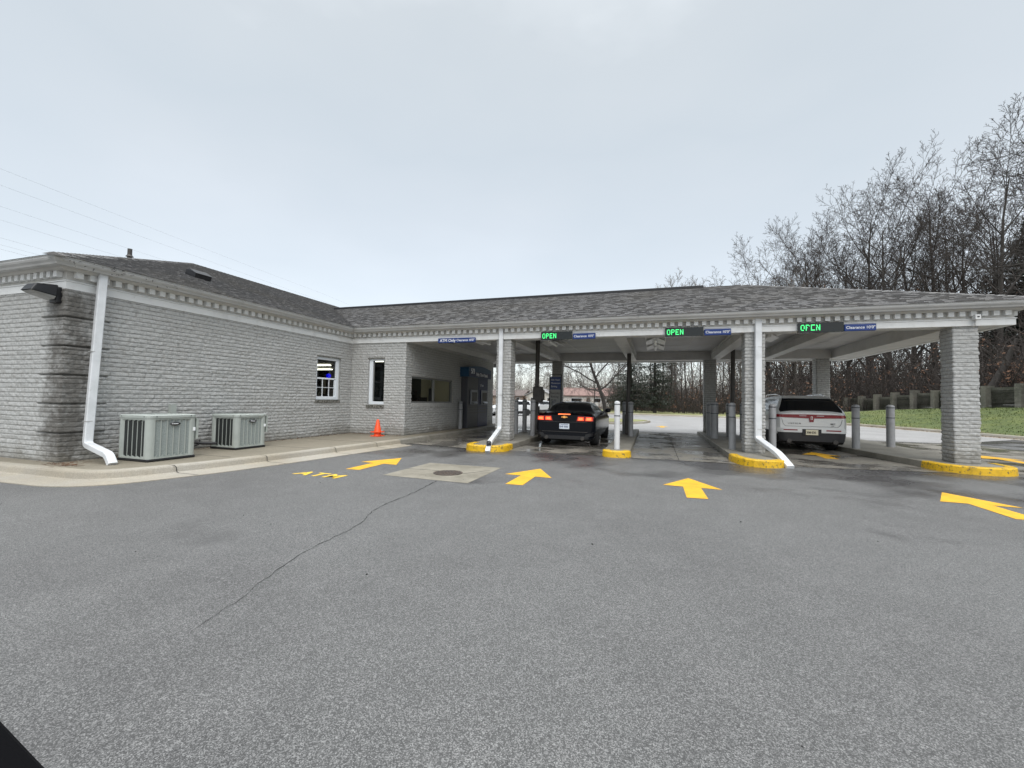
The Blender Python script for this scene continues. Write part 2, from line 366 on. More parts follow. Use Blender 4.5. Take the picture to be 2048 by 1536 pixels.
def shingle_mat():
    m = pm("asphalt_shingle", (0.150, 0.148, 0.147), 0.9, bump=(120, 0.6, 0.004), speck=(160, 0.7, 1.35))
    nt = m.node_tree; N = nt.nodes; L = nt.links; b = N["Principled BSDF"]
    geo = N.new("ShaderNodeNewGeometry")
    cr = N.new("ShaderNodeValToRGB"); L.new(geo.outputs["Random Per Island"], cr.inputs[0])
    e = cr.color_ramp.elements; e[0].color = (0.80, 0.80, 0.81, 1); e[1].color = (1.14, 1.14, 1.14, 1)
    for p, c in ((0.3, (0.92, 0.92, 0.93)), (0.6, (1.02, 1.0, 0.98)), (0.8, (1.07, 1.08, 1.10))):
        q = e.new(p); q.color = (*c, 1)
    mx = N.new("ShaderNodeMix"); mx.data_type = 'RGBA'; mx.blend_type = 'MULTIPLY'; mx.inputs[0].default_value = 1
    old = b.inputs["Base Color"].links[0].from_socket; L.new(old, mx.inputs[6]); L.new(cr.outputs[0], mx.inputs[7])
    n = N.new("ShaderNodeTexNoise"); n.inputs["Scale"].default_value = 0.5; n.inputs["Detail"].default_value = 4; L.new(geo.outputs["Position"], n.inputs["Vector"])
    r = N.new("ShaderNodeMapRange"); r.inputs[1].default_value = 0.45; r.inputs[2].default_value = 0.7; r.inputs[4].default_value = 0.25; L.new(n.outputs[0], r.inputs[0])
    m2 = N.new("ShaderNodeMix"); m2.data_type = 'RGBA'; L.new(r.outputs[0], m2.inputs[0]); L.new(mx.outputs[2], m2.inputs[6]); m2.inputs[7].default_value = (0.155, 0.142, 0.118, 1)
    L.new(m2.outputs[2], b.inputs["Base Color"])
    return m
M_shing = shingle_mat()
M_bark = pm("grey_brown_bark", (0.042, 0.036, 0.032), 0.9, var=(3, (0.035, 0.032, 0.028), 0.4, 0.7))
M_bark2 = pm("pale_bark", (0.13, 0.118, 0.10), 0.9, var=(3, (0.07, 0.062, 0.054), 0.4, 0.7))
M_twig = pm("twig_bark", (0.046, 0.037, 0.033), 0.9, var=(0.6, (0.065, 0.054, 0.047), 0.4, 0.7))
M_twig2 = pm("pale_twig_bark", (0.15, 0.125, 0.105), 0.9, var=(0.4, (0.20, 0.175, 0.15), 0.4, 0.7))
M_needle = pm("spruce_needles", (0.022, 0.030, 0.022), 0.8, var=(1.2, (0.045, 0.055, 0.040), 0.4, 0.7))
M_leafbrown = pm("dead_brown_leaves", (0.17, 0.085, 0.045), 0.85, var=(1.5, (0.10, 0.055, 0.035), 0.4, 0.7))
M_grass = pm("lawn_grass", (0.075, 0.10, 0.028), 0.85, var=[(0.9, (0.11, 0.13, 0.03), 0.45, 0.7), (6.0, (0.045, 0.075, 0.014), 0.5, 0.75), (0.25, (0.14, 0.155, 0.05), 0.5, 0.75)], bump=(9, 1.0, 0.06), speck=(16, 0.65, 1.5))
M_verge = pm("pale_winter_grass", (0.24, 0.25, 0.10), 0.9, var=(0.6, (0.18, 0.17, 0.09), 0.4, 0.7), bump=(9, 0.8, 0.05))
M_soil = pm("leaf_litter", (0.065, 0.05, 0.036), 0.95, var=[(0.7, (0.09, 0.07, 0.045), 0.4, 0.7), (5, (0.04, 0.033, 0.025), 0.5, 0.7)], bump=(5, 1.0, 0.15))
M_block = pm("mossy_concrete_block", (0.115, 0.112, 0.092), 0.9, var=[(0.8, (0.06, 0.062, 0.045), 0.4, 0.65), (5, (0.16, 0.15, 0.125), 0.55, 0.75)], bump=(12, 0.8, 0.03))

M_pier = pm("pier_concrete_block", (0.19, 0.18, 0.15), 0.9, var=[(0.9, (0.10, 0.10, 0.08), 0.45, 0.7), (5, (0.24, 0.23, 0.2), 0.55, 0.75)], bump=(12, 0.8, 0.03))
# ------------------------------------------------------------------ brick relief surfaces
RNG = np.random.default_rng(11)
_tab = RNG.random((256, 256))
def vnoise(u, v, scale, seed=0):
    a = u / scale + seed * 17.3; b = v / scale + seed * 31.7
    i = np.floor(a).astype(int); j = np.floor(b).astype(int); fa = a - i; fb = b - j
    fa = fa * fa * (3 - 2 * fa); fb = fb * fb * (3 - 2 * fb)
    g = lambda x, y: _tab[x & 255, y & 255]
    return (g(i, j) * (1 - fa) + g(i + 1, j) * fa) * (1 - fb) + (g(i, j + 1) * (1 - fa) + g(i + 1, j + 1) * fa) * fb
def sstep(x, a, b):
    t = np.clip((x - a) / (b - a), 0, 1); return t * t * (3 - 2 * t)
CH, Z0B = 0.0847, 0.16
def brick_h(u, z, seed=0, rough=1.0, bl=0.295):
    row = np.floor((z - Z0B) / CH + 1e-4).astype(int); fz = (z - Z0B) / CH - row
    off = (row & 1) * 0.5 * bl + _tab[row & 255, (seed * 7) & 255] * 0.10
    colf = (u + off) / bl; c = np.floor(colf).astype(int); fu = colf - c
    dz = np.minimum(fz, 1 - fz) * CH; du = np.minimum(fu, 1 - fu) * bl
    r1 = _tab[(row * 3 + seed) & 255, (c * 5 + 3) & 255]; r2 = _tab[(row * 7 + seed) & 255, (c * 11 + 9) & 255]
    prof = sstep(dz, 0.0, 0.009) * (0.45 + 0.55 * sstep(du, 0.0, 0.012))
    rock = 0.004 * r1 + 0.008 * (r2 - 0.5) * (fz - 0.5) * 2 + 0.016 * vnoise(u + 0.6 * z, z, 0.050, seed + 1) + 0.013 * vnoise(u - 0.5 * z, z, 0.024, seed + 2)
    return prof * 0.005 + (0.45 + 0.55 * prof) * rough * rock, 1 - prof
def brick_strip(name, pts, closed, z0, z1, du, mat, parent, holes=(), rows=(0.0, 0.12, 0.32, 0.55, 0.78, 0.92), quoin=None, seed=0):
    P = np.array(pts, float); n = len(P); nseg = n if closed else n - 1
    U = []; B = []; NN = []; ua = 0.0; bl_u = []
    def nrm(i):
        d = P[(i + 1) % n] - P[i % n]; d /= np.linalg.norm(d); return np.array([d[1], -d[0]])
    for i in range(nseg):
        a = P[i]; b = P[(i + 1) % n]; Ls = np.linalg.norm(b - a); k = max(2, int(round(Ls / du)))
        ns = nrm(i)
        for j in range(k + (1 if (i == nseg - 1 and not closed) else 0)):
            t = j / k; nn = ns
            if j == 0 and (i > 0 or closed):
                m = nrm(i - 1) + ns; nn = m / m.dot(ns)
            U.append(ua + t * Ls); B.append(a + (b - a) * t); NN.append(nn)
        bl_u.append(ua); ua += Ls
    U = np.array(U); B = np.array(B); NN = np.array(NN)
    zs = []
    k = int(math.ceil((z1 - z0) / CH)) + 1; r0 = int(math.floor((z0 - Z0B) / CH))
    for r in range(r0, r0 + k + 1):
        for f in rows:
            z = Z0B + (r + f) * CH
            if z0 <= z <= z1: zs.append(z)
    if zs[0] > z0 + 1e-4: zs.insert(0, z0)
    if zs[-1] < z1 - 1e-4: zs.append(z1)
    Z = np.array(zs); UU, ZZ = np.meshgrid(U, Z)
    H, JT = brick_h(UU, ZZ, seed)
    if quoin is not None:
        uc, ext = quoin
        inq = (np.abs(UU - uc) < ext) & (ZZ > 0.62)
        ph = np.mod(ZZ - 0.652 + 0.012, 6 * CH)
        H = H + np.where(inq, 0.016, 0.0) - np.where((np.abs(UU - uc) < ext + 0.02) & (ZZ > 0.60) & (ph < 0.024), 0.060, 0.0)
    V = np.empty((len(Z), len(U), 3)); V[..., 0] = B[None, :, 0] + NN[None, :, 0] * H; V[..., 1] = B[None, :, 1] + NN[None, :, 1] * H; V[..., 2] = ZZ
    nu = len(U); nz = len(Z); ids = np.arange(nu * nz).reshape(nz, nu)
    if closed: ids = np.concatenate([ids, ids[:, :1]], 1); Uc = np.append(U, ua)
    else: Uc = U
    F = np.stack([ids[:-1, :-1], ids[:-1, 1:], ids[1:, 1:], ids[1:, :-1]], -1)
    um = (Uc[:-1] + Uc[1:]) / 2; zm = (Z[:-1] + Z[1:]) / 2; keep = np.ones(F.shape[:2], bool)
    for (seg, a, b, za, zb) in holes:
        uu = um - bl_u[seg]
        keep &= ~(((uu > a) & (uu < b))[None, :] & ((zm > za) & (zm < zb))[:, None])
    o = np_mesh(name, V.reshape(-1, 3), F[keep].reshape(-1, 4), mat, parent)
    at = o.data.attributes.new("joint", 'FLOAT', 'POINT'); at.data.foreach_set("value", JT.ravel().astype(np.float32))
    return o

# ------------------------------------------------------------------ ground, paving, kerbs
def sheet(name, pts, z, mat, kind='structure', parent=None):
    me = bpy.data.meshes.new(name); me.from_pydata([(x, y, z) for x, y in pts], [], [tuple(range(len(pts)))]); me.materials.append(mat)
    o = bpy.data.objects.new(name, me); link(o, parent)
    if parent is None: o['kind'] = kind
    return o
sheet("ground", [(-700, -300), (700, -300), (700, 900), (-700, 900)], -0.03, M_soil)
CURB = [(16.4, -30), (16.4, 10), (16.1, 18), (15.42, 25.1), (14.9, 28), (14.2, 31.5), (12.9, 35.4), (11.2, 38.5), (8.4, 42.5), (5.0, 44.8), (0, 46), (-8, 46.5), (-60, 46.5)]
lot = sheet("parking_lot", CURB + [(-60, -30)], 0.0, M_asph)
far = sheet("pavement", [(-60, 20.8), (10.6, 20.8), (14.6, 24.5), (15.2, 25.3), (14.7, 28), (14.0, 31.4), (12.75, 35.2), (11.0, 38.3), (8.3, 42.3), (4.9, 44.6), (0, 45.8), (-8, 46.3), (-60, 46.3)], 0.004, M_far_pave)
lanes = sheet("drive_lanes", [(-6.95, 11.35), (-4.9, 11.0), (-1.2, 10.98), (1.75, 10.97), (3.0, 11.05), (5.8, 11.5), (7.3, 11.95), (9.0, 12.5), (11.2, 13.6), (11.2, 20.4), (-6.85, 20.4)], 0.006, M_lane)
# joints cut in the lane slab
mb = MB()
for (x0, y0, x1, y1) in ((-6.9, 15.6, -4.9, 15.6), (-3.74, 15.6, -1.2, 15.6), (-0.6, 15.6, 1.75, 15.6), (-0.6, 20.1, 1.75, 20.1), (3.05, 15.6, 5.2, 15.6), (7.2, 15.4, 11, 15.4), (8.6, 12.6, 8.6, 20.4), (0.55, 11.0, 0.55, 20.4)):
    if y0 == y1: mb.box(x0, x1, y0, y0 + 0.014, 0.0065, 0.0085)
    else: mb.box(x0, x0 + 0.014, y0, y1, 0.0065, 0.0085)
o = mb.build("slab_joints", M_crack, lanes)
# storm drain pad
M_pad = pm("pad_concrete", (0.25, 0.23, 0.185), 0.75, var=[(1.8, (0.17, 0.155, 0.12), 0.42, 0.62), (9, (0.21, 0.195, 0.16), 0.5, 0.75)], bump=(110, 0.4, 0.004), speck=(120, 0.85, 1.15))
pad = sheet("concrete_pad", [(-4.56, 6.56), (-2.88, 6.47), (-2.91, 8.19), (-4.52, 8.18)], 0.004, M_pad)
mb = MB()
for a in (0.15, 2.5):
    p0 = Vector((-3.6 + 0.28 * math.cos(a), 7.2 + 0.28 * math.sin(a))); p1 = Vector((-3.6 + (0.75 if a < 1 else 0.95) * math.cos(a + .5), 7.2 + 0.98 * math.sin(a + .5)))
    nn = (p1 - p0).normalized().orthogonal() * 0.008
    mb.quad((p0.x - nn.x, p0.y - nn.y, 0.0065), (p0.x + nn.x, p0.y + nn.y, 0.0065), (p1.x + nn.x, p1.y + nn.y, 0.0065), (p1.x - nn.x, p1.y - nn.y, 0.0065))
mb.build("pad_cracks", M_crack, pad)
dr = thing("storm_drain", (-3.6, 7.2, 0.0), "round cast iron storm drain grate set in a square concrete pad", "drain"); dr.scale = (.86, .86, 1)
mb = MB(); mb.lathe([(0.24, 0.006), (0.31, 0.006), (0.31, 0.016), (0.27, 0.016), (0.27, 0.010), (0.24, 0.010)], sides=36); mb.build("ring", M_iron, dr)
mb = MB(); mb.lathe([(0.001, 0.0075), (0.24, 0.0075), (0.24, 0.009), (0.001, 0.009)], sides=32); mb.build("sump", M_crack, dr)
mb = MB()
for i in range(-3, 4):
    h = math.sqrt(max(0, 0.262 ** 2 - (i * 0.075) ** 2)); mb.box(i * 0.075 - 0.018, i * 0.075 + 0.018, -h, h, 0.0095, 0.0165)
for j in (-0.13, 0, 0.13): mb.box(-0.23, 0.23, j - 0.012, j + 0.012, 0.0098, 0.0172)
mb.build("grate", M_iron, dr)

# crack in the asphalt
cr_pts = [(-3.44, 6.46), (-3.33, 5.7), (-3.29, 5.2), (-3.29, 4.88), (-3.23, 4.45), (-3.05, 4.04), (-2.99, 3.75), (-2.96, 3.43), (-2.95, 3.24), (-2.91, 2.99), (-2.82, 2.72), (-2.75, 2.48), (-2.64, 2.22), (-2.6, 2.02), (-2.53, 1.82)]
def ribbon(mb, pts, w0, w1, z, jit=0.012, step=0.05, seed=1):
    rr = random.Random(seed); dense = []
    for a, b in zip(pts[:-1], pts[1:]):
        L_ = math.dist(a, b); k = max(1, int(L_ / step))
        for i in range(k):
            t = i / k; dense.append((a[0] + (b[0] - a[0]) * t + rr.uniform(-jit, jit), a[1] + (b[1] - a[1]) * t))
    dense.append(pts[-1]); n = len(dense); vs = []
    for i, p in enumerate(dense):
        wd = (w0 + (w1 - w0) * i / n) * rr.uniform(0.35, 1.3); vs += [(p[0] - wd, p[1], z), (p[0] + wd, p[1], z)]
    mb.add(vs, [(2 * i, 2 * i + 1, 2 * i + 3, 2 * i + 2) for i in range(n - 1)])
mb = MB(); ribbon(mb, cr_pts, 0.010, 0.0012, 0.003); ribbon(mb, [(-9.3, 3.4), (-8.6, 3.05), (-7.6, 3.1), (-6.9, 2.7)], 0.008, 0.003, 0.003, seed=4)
mb.build("asphalt_cracks", M_crack, lot)
# little stones and twigs lying about
mb = MB()
for k in range(26):
    x = rnd.uniform(-6, 6); y = rnd.uniform(1.5, 10.6); s_ = rnd.uniform(0.003, 0.008)
    if -6.3 < x < -4.8 and 5.7 < y < 6.7: continue
    mb.box(x - s_, x + s_, y - s_, y + s_, 0.001, s_ * 1.1, M=Matrix.Translation((x, y, 0)) @ Matrix.Rotation(rnd.random() * 3, 4, 'Z') @ Matrix.Translation((-x, -y, 0)))
tag(mb.build("gravel", M_crack), kind='stuff')
# hairline traffic-worn patches: filler at the lane front edge (dark tar seam)
mb = MB(); ribbon(mb, [(-6.9, 11.3), (-4.9, 10.96)], 0.02, 0.02, 0.0075); mb.build("tar_seam", M_crack, lanes)

# painted arrows (all the same barbed arrow, tip towards the building)
ARW = [(-0.14, -0.88), (0.15, -0.86), (0.13, -0.03), (0.44, -0.05), (0.0, 0.86), (-0.45, 0.0), (-0.14, -0.02)]
def arrow(x, y, label, z=0.004, rz=0, sx=1, sy=1):
    me = bpy.data.meshes.new("painted_arrow"); c, s = math.cos(rz), math.sin(rz)
    pts = [(x + (px * sx) * c - (py * sy) * s, y + (px * sx) * s + (py * sy) * c, z) for px, py in ARW]
    me.from_pydata(pts, [], [(0, 1, 2, 6), (6, 2, 3, 4), (6, 4, 5)]); me.materials.append(M_mark)
    o = bpy.data.objects.new("painted_arrow", me); link(o, lot); o['label'] = label
arrow(-5.44, 7.70, "yellow arrow beside the painted letters ATM", rz=0.02)
arrow(-2.16, 7.55, "yellow arrow to the right of the drain pad")
arrow(0.59, 7.66, "yellow arrow leading to the empty lane")
arrow(4.42, 8.0, "large yellow arrow at the right edge")
arrow(4.32, 13.85, "yellow arrow behind the silver car", z=0.0095, sy=0.9)
arrow(8.9, 15.2, "yellow arrow beyond the right pillar", z=0.0095)
arrow(0.4, 25.5, "faint yellow arrow beyond the canopy", z=0.008, sx=0.8)
text("ATM", 0.42, lot, "painted_letters", pm("yellow_letter_paint", (0.74, 0.50, 0.04), 0.6, var=(60.0, (0.45, 0.33, 0.08), 0.6, 0.75)), Matrix.Translation((-6.03, 6.03, 0.004)) @ Matrix.Rotation(R(-3), 4, 'Z'), depth=0.0006, spacing=1.25, bold=0.012)

# kerb, gutter pan and pavement beside the building
def round_poly(pts, r=0.5, n=6):
    out_ = [pts[0]]
    for i in range(1, len(pts) - 1):
        a, b, c = Vector(pts[i - 1]), Vector(pts[i]), Vector(pts[i + 1])
        ra = min(r, (a - b).length * .45, (c - b).length * .45); p = b + (a - b).normalized() * ra; q = b + (c - b).normalized() * ra
        for k in range(n + 1):
            t = k / n; out_.append(tuple((1 - t) ** 2 * p + 2 * t * (1 - t) * b + t * t * q))
    return out_ + [pts[-1]]
kline = round_poly([(-15, 4.12), (-10.2, 4.14), (-8.05, 4.22), (-7.62, 5.6), (-7.42, 6.95), (-7.19, 9.2), (-7.0, 10.9), (-6.95, 13.0), (-6.92, 20.4)], 0.55, 8)
kprof = [(-0.16, 0.0), (-0.16, 0.158), (-0.04, 0.156), (-0.015, 0.148), (0.0, 0.125), (0.02, 0.045), (0.05, 0.028), (0.42, 0.012), (0.42, 0.0)]
kprof2 = [(-0.16, 0.0), (-0.16, 0.158), (-0.04, 0.156), (-0.015, 0.148), (0.0, 0.125), (0.02, 0.009), (0.02, 0.0)]
ksplit = [p for p in kline if p[1] < 10.95]
kb = sweep(ksplit, kprof).build("kerb", M_conc); tag(kb, kind='structure')
kb2 = sweep([p for p in kline if p[1] > 10.85 and p[0] > -8], kprof2).build("kerb", M_island); tag(kb2, kind='structure')
mb = MB()
for (x, y) in ((-7.66, 5.2), (-7.45, 6.75), (-7.25, 8.5), (-7.1, 9.9)):
    mb.box(x - 0.20, x + 0.35, y, y + 0.012, 0.0, 0.1605)
for x in (-9.2,): mb.box(x, x + 0.012, 3.8, 4.4, 0, 0.1605)
mb2 = MB()
for (x, y) in ((-7.70, 5.2), (-7.47, 6.75), (-7.25, 8.5), (-7.1, 9.9)): ribbon(mb2, [(x - 0.02, y - .3), (x, y + .3)], 0.0, 0.0, 0)
kj = MB()
for (x, y) in ((-7.74, 5.2), (-7.46, 6.75), (-7.26, 8.5), (-7.11, 9.9)):
    prof = [(x - 0.14, 0.1592), (x - 0.02, 0.1572), (x + 0.006, 0.149), (x + 0.022, 0.126), (x + 0.042, 0.047), (x + 0.07, 0.0305), (x + 0.44, 0.0145)]
    yy = y; vs = []
    for (px, pz) in prof:
        yy = y + rnd.uniform(-0.012, 0.012) + (px - x) * 0.15; vs += [(px, yy - 0.007, pz), (px, yy + 0.007, pz)]
    kj.add(vs, [(2 * i, 2 * i + 1, 2 * i + 3, 2 * i + 2) for i in range(len(prof) - 1)])
kj.build("kerb_joint_cracks", M_crack, kb)
walk = MB(); inner = [(p[0] - 0.15, p[1] + (0.15 if p[0] < -8.4 else 0.0)) for p in kline]
inner = [(min(p[0], -6.0), p[1]) for p in inner]
pl = [(-15, 4.27), (-10.2, 4.29), (-8.5, 4.33), (-8.12, 4.6), (-7.9, 5.0), (-7.79, 5.6), (-7.59, 6.95), (-7.36, 9.2), (-7.17, 10.9), (-7.12, 13.0), (-7.09, 20.4), (-9.7, 20.4), (-15, 20.4)]
walk.prism(pl, 0.0, 0.153); wk = walk.build("sidewalk", M_walk); tag(wk, kind='structure')
mb = MB()
for y in (6.3, 8.1, 9.9, 11.7): mb.box(-9.72, -7.9 + (y - 6) * 0.13, y, y + 0.012, 0.1532, 0.1545)
mb.build("sidewalk_joints", M_crack, wk)
# debris line at the foot of the wall
mb = MB(); rr = random.Random(3)
for k in range(420):
    if k % 3: x = -9.68 + abs(rr.gauss(0, 0.05)); y = rr.uniform(4.7, 12.0)
    else: x = rr.uniform(-9.7, -7.7); y = 12.04 - abs(rr.gauss(0, 0.04))
    a = rr.random() * 6.28; l = rr.uniform(0.015, 0.05); dx, dy = math.cos(a) * l, math.sin(a) * l
    mb.tube([(x, y, 0.157), (x + dx, y + dy, 0.157 + rr.uniform(0.002, 0.02))], 0.003, 3)
for k in range(60):
    x = -9.4 + rr.gauss(0, 0.25); y = 4.5 + rr.gauss(0, 0.10); a = rr.random() * 6.28; l = rr.uniform(0.04, 0.16)
    mb.tube([(x, y, 0.158), (x + math.cos(a) * l, y + math.sin(a) * l, 0.163)], 0.003, 3)
tag(mb.build("leaf_litter", M_leafbrown), kind='stuff')

# drive-through islands
def island(pts_core, nose_pts, label):
    mb = MB(); mb.prism(pts_core, 0.0, 0.150); o = mb.build("traffic_island", M_island, bevel=0.015); tag(o, kind='structure')
    if label: o['label'] = label
    n = sweep(nose_pts, [(-0.15, 0.10), (-0.15, 0.160), (0.0, 0.158), (0.022, 0.14), (0.034, 0.0), (-0.02, 0.0)]).build("painted_nose", M_yellow, o)
    return o
def nose(x0, x1, yf, yb, r):
    """right side to left side going round the front, so outward (to the right of travel) is away from the island"""
    pts = [(x0, yb)]; r = min(r, (x1 - x0) / 2)
    for k in range(0, 9):
        a = math.pi + (math.pi / 2) * k / 8; pts.append((x0 + r + r * math.cos(a), yf + r + r * math.sin(a)))
    for k in range(1, 9):
        a = 1.5 * math.pi + (math.pi / 2) * k / 8; pts.append((x1 - r + r * math.cos(a), yf + r + r * math.sin(a)))
    pts.append((x1, yb)); return pts
def simple_island(x0, x1, yf, yb, r, ynose, xt=None, label=None):
    c = nose(x0, x1, yf, ynose, r)
    core = c + [(x1 if xt is None else xt[1], yb), (x0 if xt is None else xt[0], yb)]
    return island(core, c, label)
simple_island(-4.86, -3.74, 10.5, 20.2, 0.45, 11.35)
simple_island(-1.22, -0.58, 10.85, 20.1, 0.28, 11.2, xt=(-1.25, -0.66))
c3 = [(1.75, 11.7), (1.76, 11.3), (1.82, 11.0), (1.93, 10.78), (2.08, 10.64), (2.28, 10.58), (2.50, 10.66), (2.68, 10.84), (2.81, 11.12), (2.90, 11.5), (2.96, 11.9)]
island(c3 + [(3.08, 13.0), (3.08, 20.2), (1.75, 20.2)], c3, None)
c5 = [(5.80, 12.3)] + [(6.5 + 0.70 * math.cos(a), 12.15 + 0.72 * math.sin(a)) for a in [math.pi + math.pi * k / 16 for k in range(17)]] + [(7.2, 12.5)]
island(c5 + [(7.2, 20.2), (5.28, 20.2), (5.28, 15.2), (5.5, 13.8)], c5, None)

# lawn, far kerb
sweep([(p[0], p[1]) for p in CURB[::-1]], [(-0.17, -0.02), (-0.17, 0.155), (-0.02, 0.15), (0.0, 0.12), (0.03, 0.008), (0.4, 0.006), (0.4, -0.02)]) \
    .build("kerb", M_conc)['kind'] = 'structure'
# NB: travelling -60 -> right, outward (right-hand side) is the paved side
WALL = [(25.0, 14.0), (24.3, 22.0), (23.3, 31.0), (22.2, 38.8), (21.6, 46.0), (20.4, 55.0), (18.8, 63.0)]
WZ = [1.75, 1.65, 1.5, 1.38, 1.15, 0.65, 0.2]
def interp(poly, t):
    t = max(0, min(len(poly) - 1.0001, t)); i = int(t); f = t - i
    return tuple(poly[i][k] + (poly[i + 1][k] - poly[i][k]) * f for k in range(len(poly[0])))
def wall_at(y):
    for i in range(len(WALL) - 1):
        if WALL[i][1] <= y <= WALL[i + 1][1]:
            f = (y - WALL[i][1]) / (WALL[i + 1][1] - WALL[i][1]); return WALL[i][0] + (WALL[i + 1][0] - WALL[i][0]) * f, WZ[i] + (WZ[i + 1] - WZ[i]) * f
    return (WALL[0][0], WZ[0]) if y < WALL[0][1] else (WALL[-1][0], WZ[-1])
def curb_at(y):
    for i in range(len(CURB) - 1):
        if CURB[i][1] <= y <= CURB[i + 1][1] and CURB[i + 1][1] > CURB[i][1]:
            f = (y - CURB[i][1]) / (CURB[i + 1][1] - CURB[i][1]); return CURB[i][0] + (CURB[i + 1][0] - CURB[i][0]) * f
    return -8
ys = np.linspace(14, 44, 200); ts = np.linspace(0, 1, 90); V = []
for y in ys:
    x0 = curb_at(y) + 0.16; x1, zw = wall_at(y)
    for t in ts:
        tt = t * t * (3 - 2 * t) * 0.55 + t * 0.45
        V.append((x0 + (x1 - x0) * t, y, 0.14 + (zw - 0.14) * tt + 0.05 * float(vnoise(np.array([x0 + t * 8.]), np.array([y]), 0.6, 3)[0]) * min(1, t * 8)))
ids = np.arange(len(V)).reshape(len(ys), len(ts)); F = np.stack([ids[:-1, :-1], ids[:-1, 1:], ids[1:, 1:], ids[1:, :-1]], -1).reshape(-1, 4)
lawn = np_mesh("lawn", V, F, M_grass); lawn['kind'] = 'structure'
# blades and tufts of grass
mb = MB(); rr = random.Random(5)
for k in range(9000):
    y = rr.uniform(15, 43); x0 = curb_at(y) + 0.2; x1, zw = wall_at(y); t = rr.random() ** 0.8; x = x0 + (x1 - x0) * t
    tt = t * t * (3 - 2 * t) * 0.55 + t * 0.45; z = 0.12 + (zw - 0.14) * tt
    a = rr.random() * 3.14; h = rr.uniform(0.07, 0.14); w_ = rr.uniform(0.02, 0.05); dx, dy = math.cos(a) * w_, math.sin(a) * w_
    mb.add([(x - dx, y - dy, z), (x + dx, y + dy, z), (x + rr.uniform(-.05, .05), y + rr.uniform(-.05, .05), z + h)], [(0, 1, 2)])
tag(mb.build("grass", M_grass), kind='stuff')
# leaf litter in the gutter by the lawn
mb = MB()
for k in range(900):
    y = rr.uniform(18, 40); x = curb_at(y) - abs(rr.gauss(0.1, 0.16)) + (0.25 if rr.random() < 0.25 else 0); a = rr.random() * 6.28; s_ = rr.uniform(0.03, 0.08)
    z = 0.02 if x < curb_at(y) else 0.18
    mb.add([(x, y, z), (x + math.cos(a) * s_, y + math.sin(a) * s_, z + 0.02), (x + math.cos(a + 1.4) * s_, y + math.sin(a + 1.4) * s_, z + 0.03)], [(0, 1, 2)])
tag(mb.build("leaf_litter", M_leafbrown), kind='stuff')
# verge beyond the far kerb, bank behind the wall
sheet("verge", [(8.5, 42.7), (11.4, 38.7), (13.1, 35.6), (17, 44), (19.5, 56), (18, 66), (-10, 66), (-100, 66), (-100, 46.8), (-8, 46.7), (0, 46.2), (5.1, 45)], 0.10, M_verge)
V = []; ys = np.linspace(-10, 140, 90); xs = np.linspace(0, 1, 30)
for y in ys:
    x0, zw = wall_at(min(max(y, 14), 63));
    if y > 63: x0 = 18.8 - (y - 63) * 0.3; zw = 0.2
    for t in xs:
        V.append((x0 + 0.1 + t * 90, y, zw + 0.1 + 5.5 * t ** 0.8 + 0.5 * float(vnoise(np.array([t * 90.]), np.array([y]), 6, 5)[0])))
ids = np.arange(len(V)).reshape(len(ys), len(xs)); F = np.stack([ids[:-1, :-1], ids[:-1, 1:], ids[1:, 1:], ids[1:, :-1]], -1).reshape(-1, 4)
hill = np_mesh("hillside", V, F, M_soil); hill['kind'] = 'structure'
# grass median near the exit
med = MB(); mp_ = [(-0.25, 30.2), (-0.6, 28.4), (-1.9, 26.6), (-3.6, 25.6), (-6.5, 25.4), (-7.0, 31.0), (-4.0, 31.6), (-1.2, 31.2)]
med.prism(mp_, 0.0, 0.14); mo = med.build("median", M_conc, bevel=0.02); mo['kind'] = 'structure'
mc = [(-3.4 + (p[0] + 3.4) * 0.93, 28.4 + (p[1] - 28.4) * 0.92) for p in mp_]
m2 = MB(); m2.prism(mc, 0.10, 0.17); m2.build("median_grass", M_verge, mo)

# retaining wall with stepped piers
rw = thing("block_retaining_wall", (22.2, 38.8, 0), "long mossy concrete block wall with stepped piers behind the lawn", "wall")
rw.location = (0, 0, 0)
d_ = 14.3; k = 0
prev = None
while d_ < 62.5:
    step = 2.5; x0, z0 = wall_at(d_); x1, z1 = wall_at(d_ + step); top = (z0 + z1) / 2 + 1.58; lo = min(z0, z1) - 0.35
    a = Vector((x0, d_)); b = Vector((x1, d_ + step)); d2 = (b - a).normalized(); nn = Vector((d2.y, -d2.x)) * -1
    mb = MB(); nr = int((top - lo) / 0.2)
    for r in range(nr):          # coursed blocks, each course a hair in or out
        off = -0.16 + 0.012 * (r % 2) + rr.uniform(0, 0.01); th = 0.42
        q = [a + d2 * 0.22 + nn * off, b - d2 * 0.22 + nn * off, b - d2 * 0.22 - nn * th, a + d2 * 0.22 - nn * th]
        mb.prism([(v.x, v.y) for v in q], lo + r * 0.2, lo + r * 0.2 + 0.19)
        mb.build("wall_panel", M_block, rw)
    mb = MB(); q = [a - d2 * 0.22 + nn * 0.16, a + d2 * 0.22 + nn * 0.16, a + d2 * 0.22 - nn * 0.36, a - d2 * 0.22 - nn * 0.36]
    ztop = top + 0.22; nr = int((ztop - lo) / 0.2)
    for r in range(nr):
        o_ = rr.uniform(-0.008, 0.008)
        mb.prism([(v.x + o_, v.y) for v in q], lo + r * 0.2, lo + r * 0.2 + 0.192)
    mb.build("pier", M_pier, rw); d_ += step; k += 1

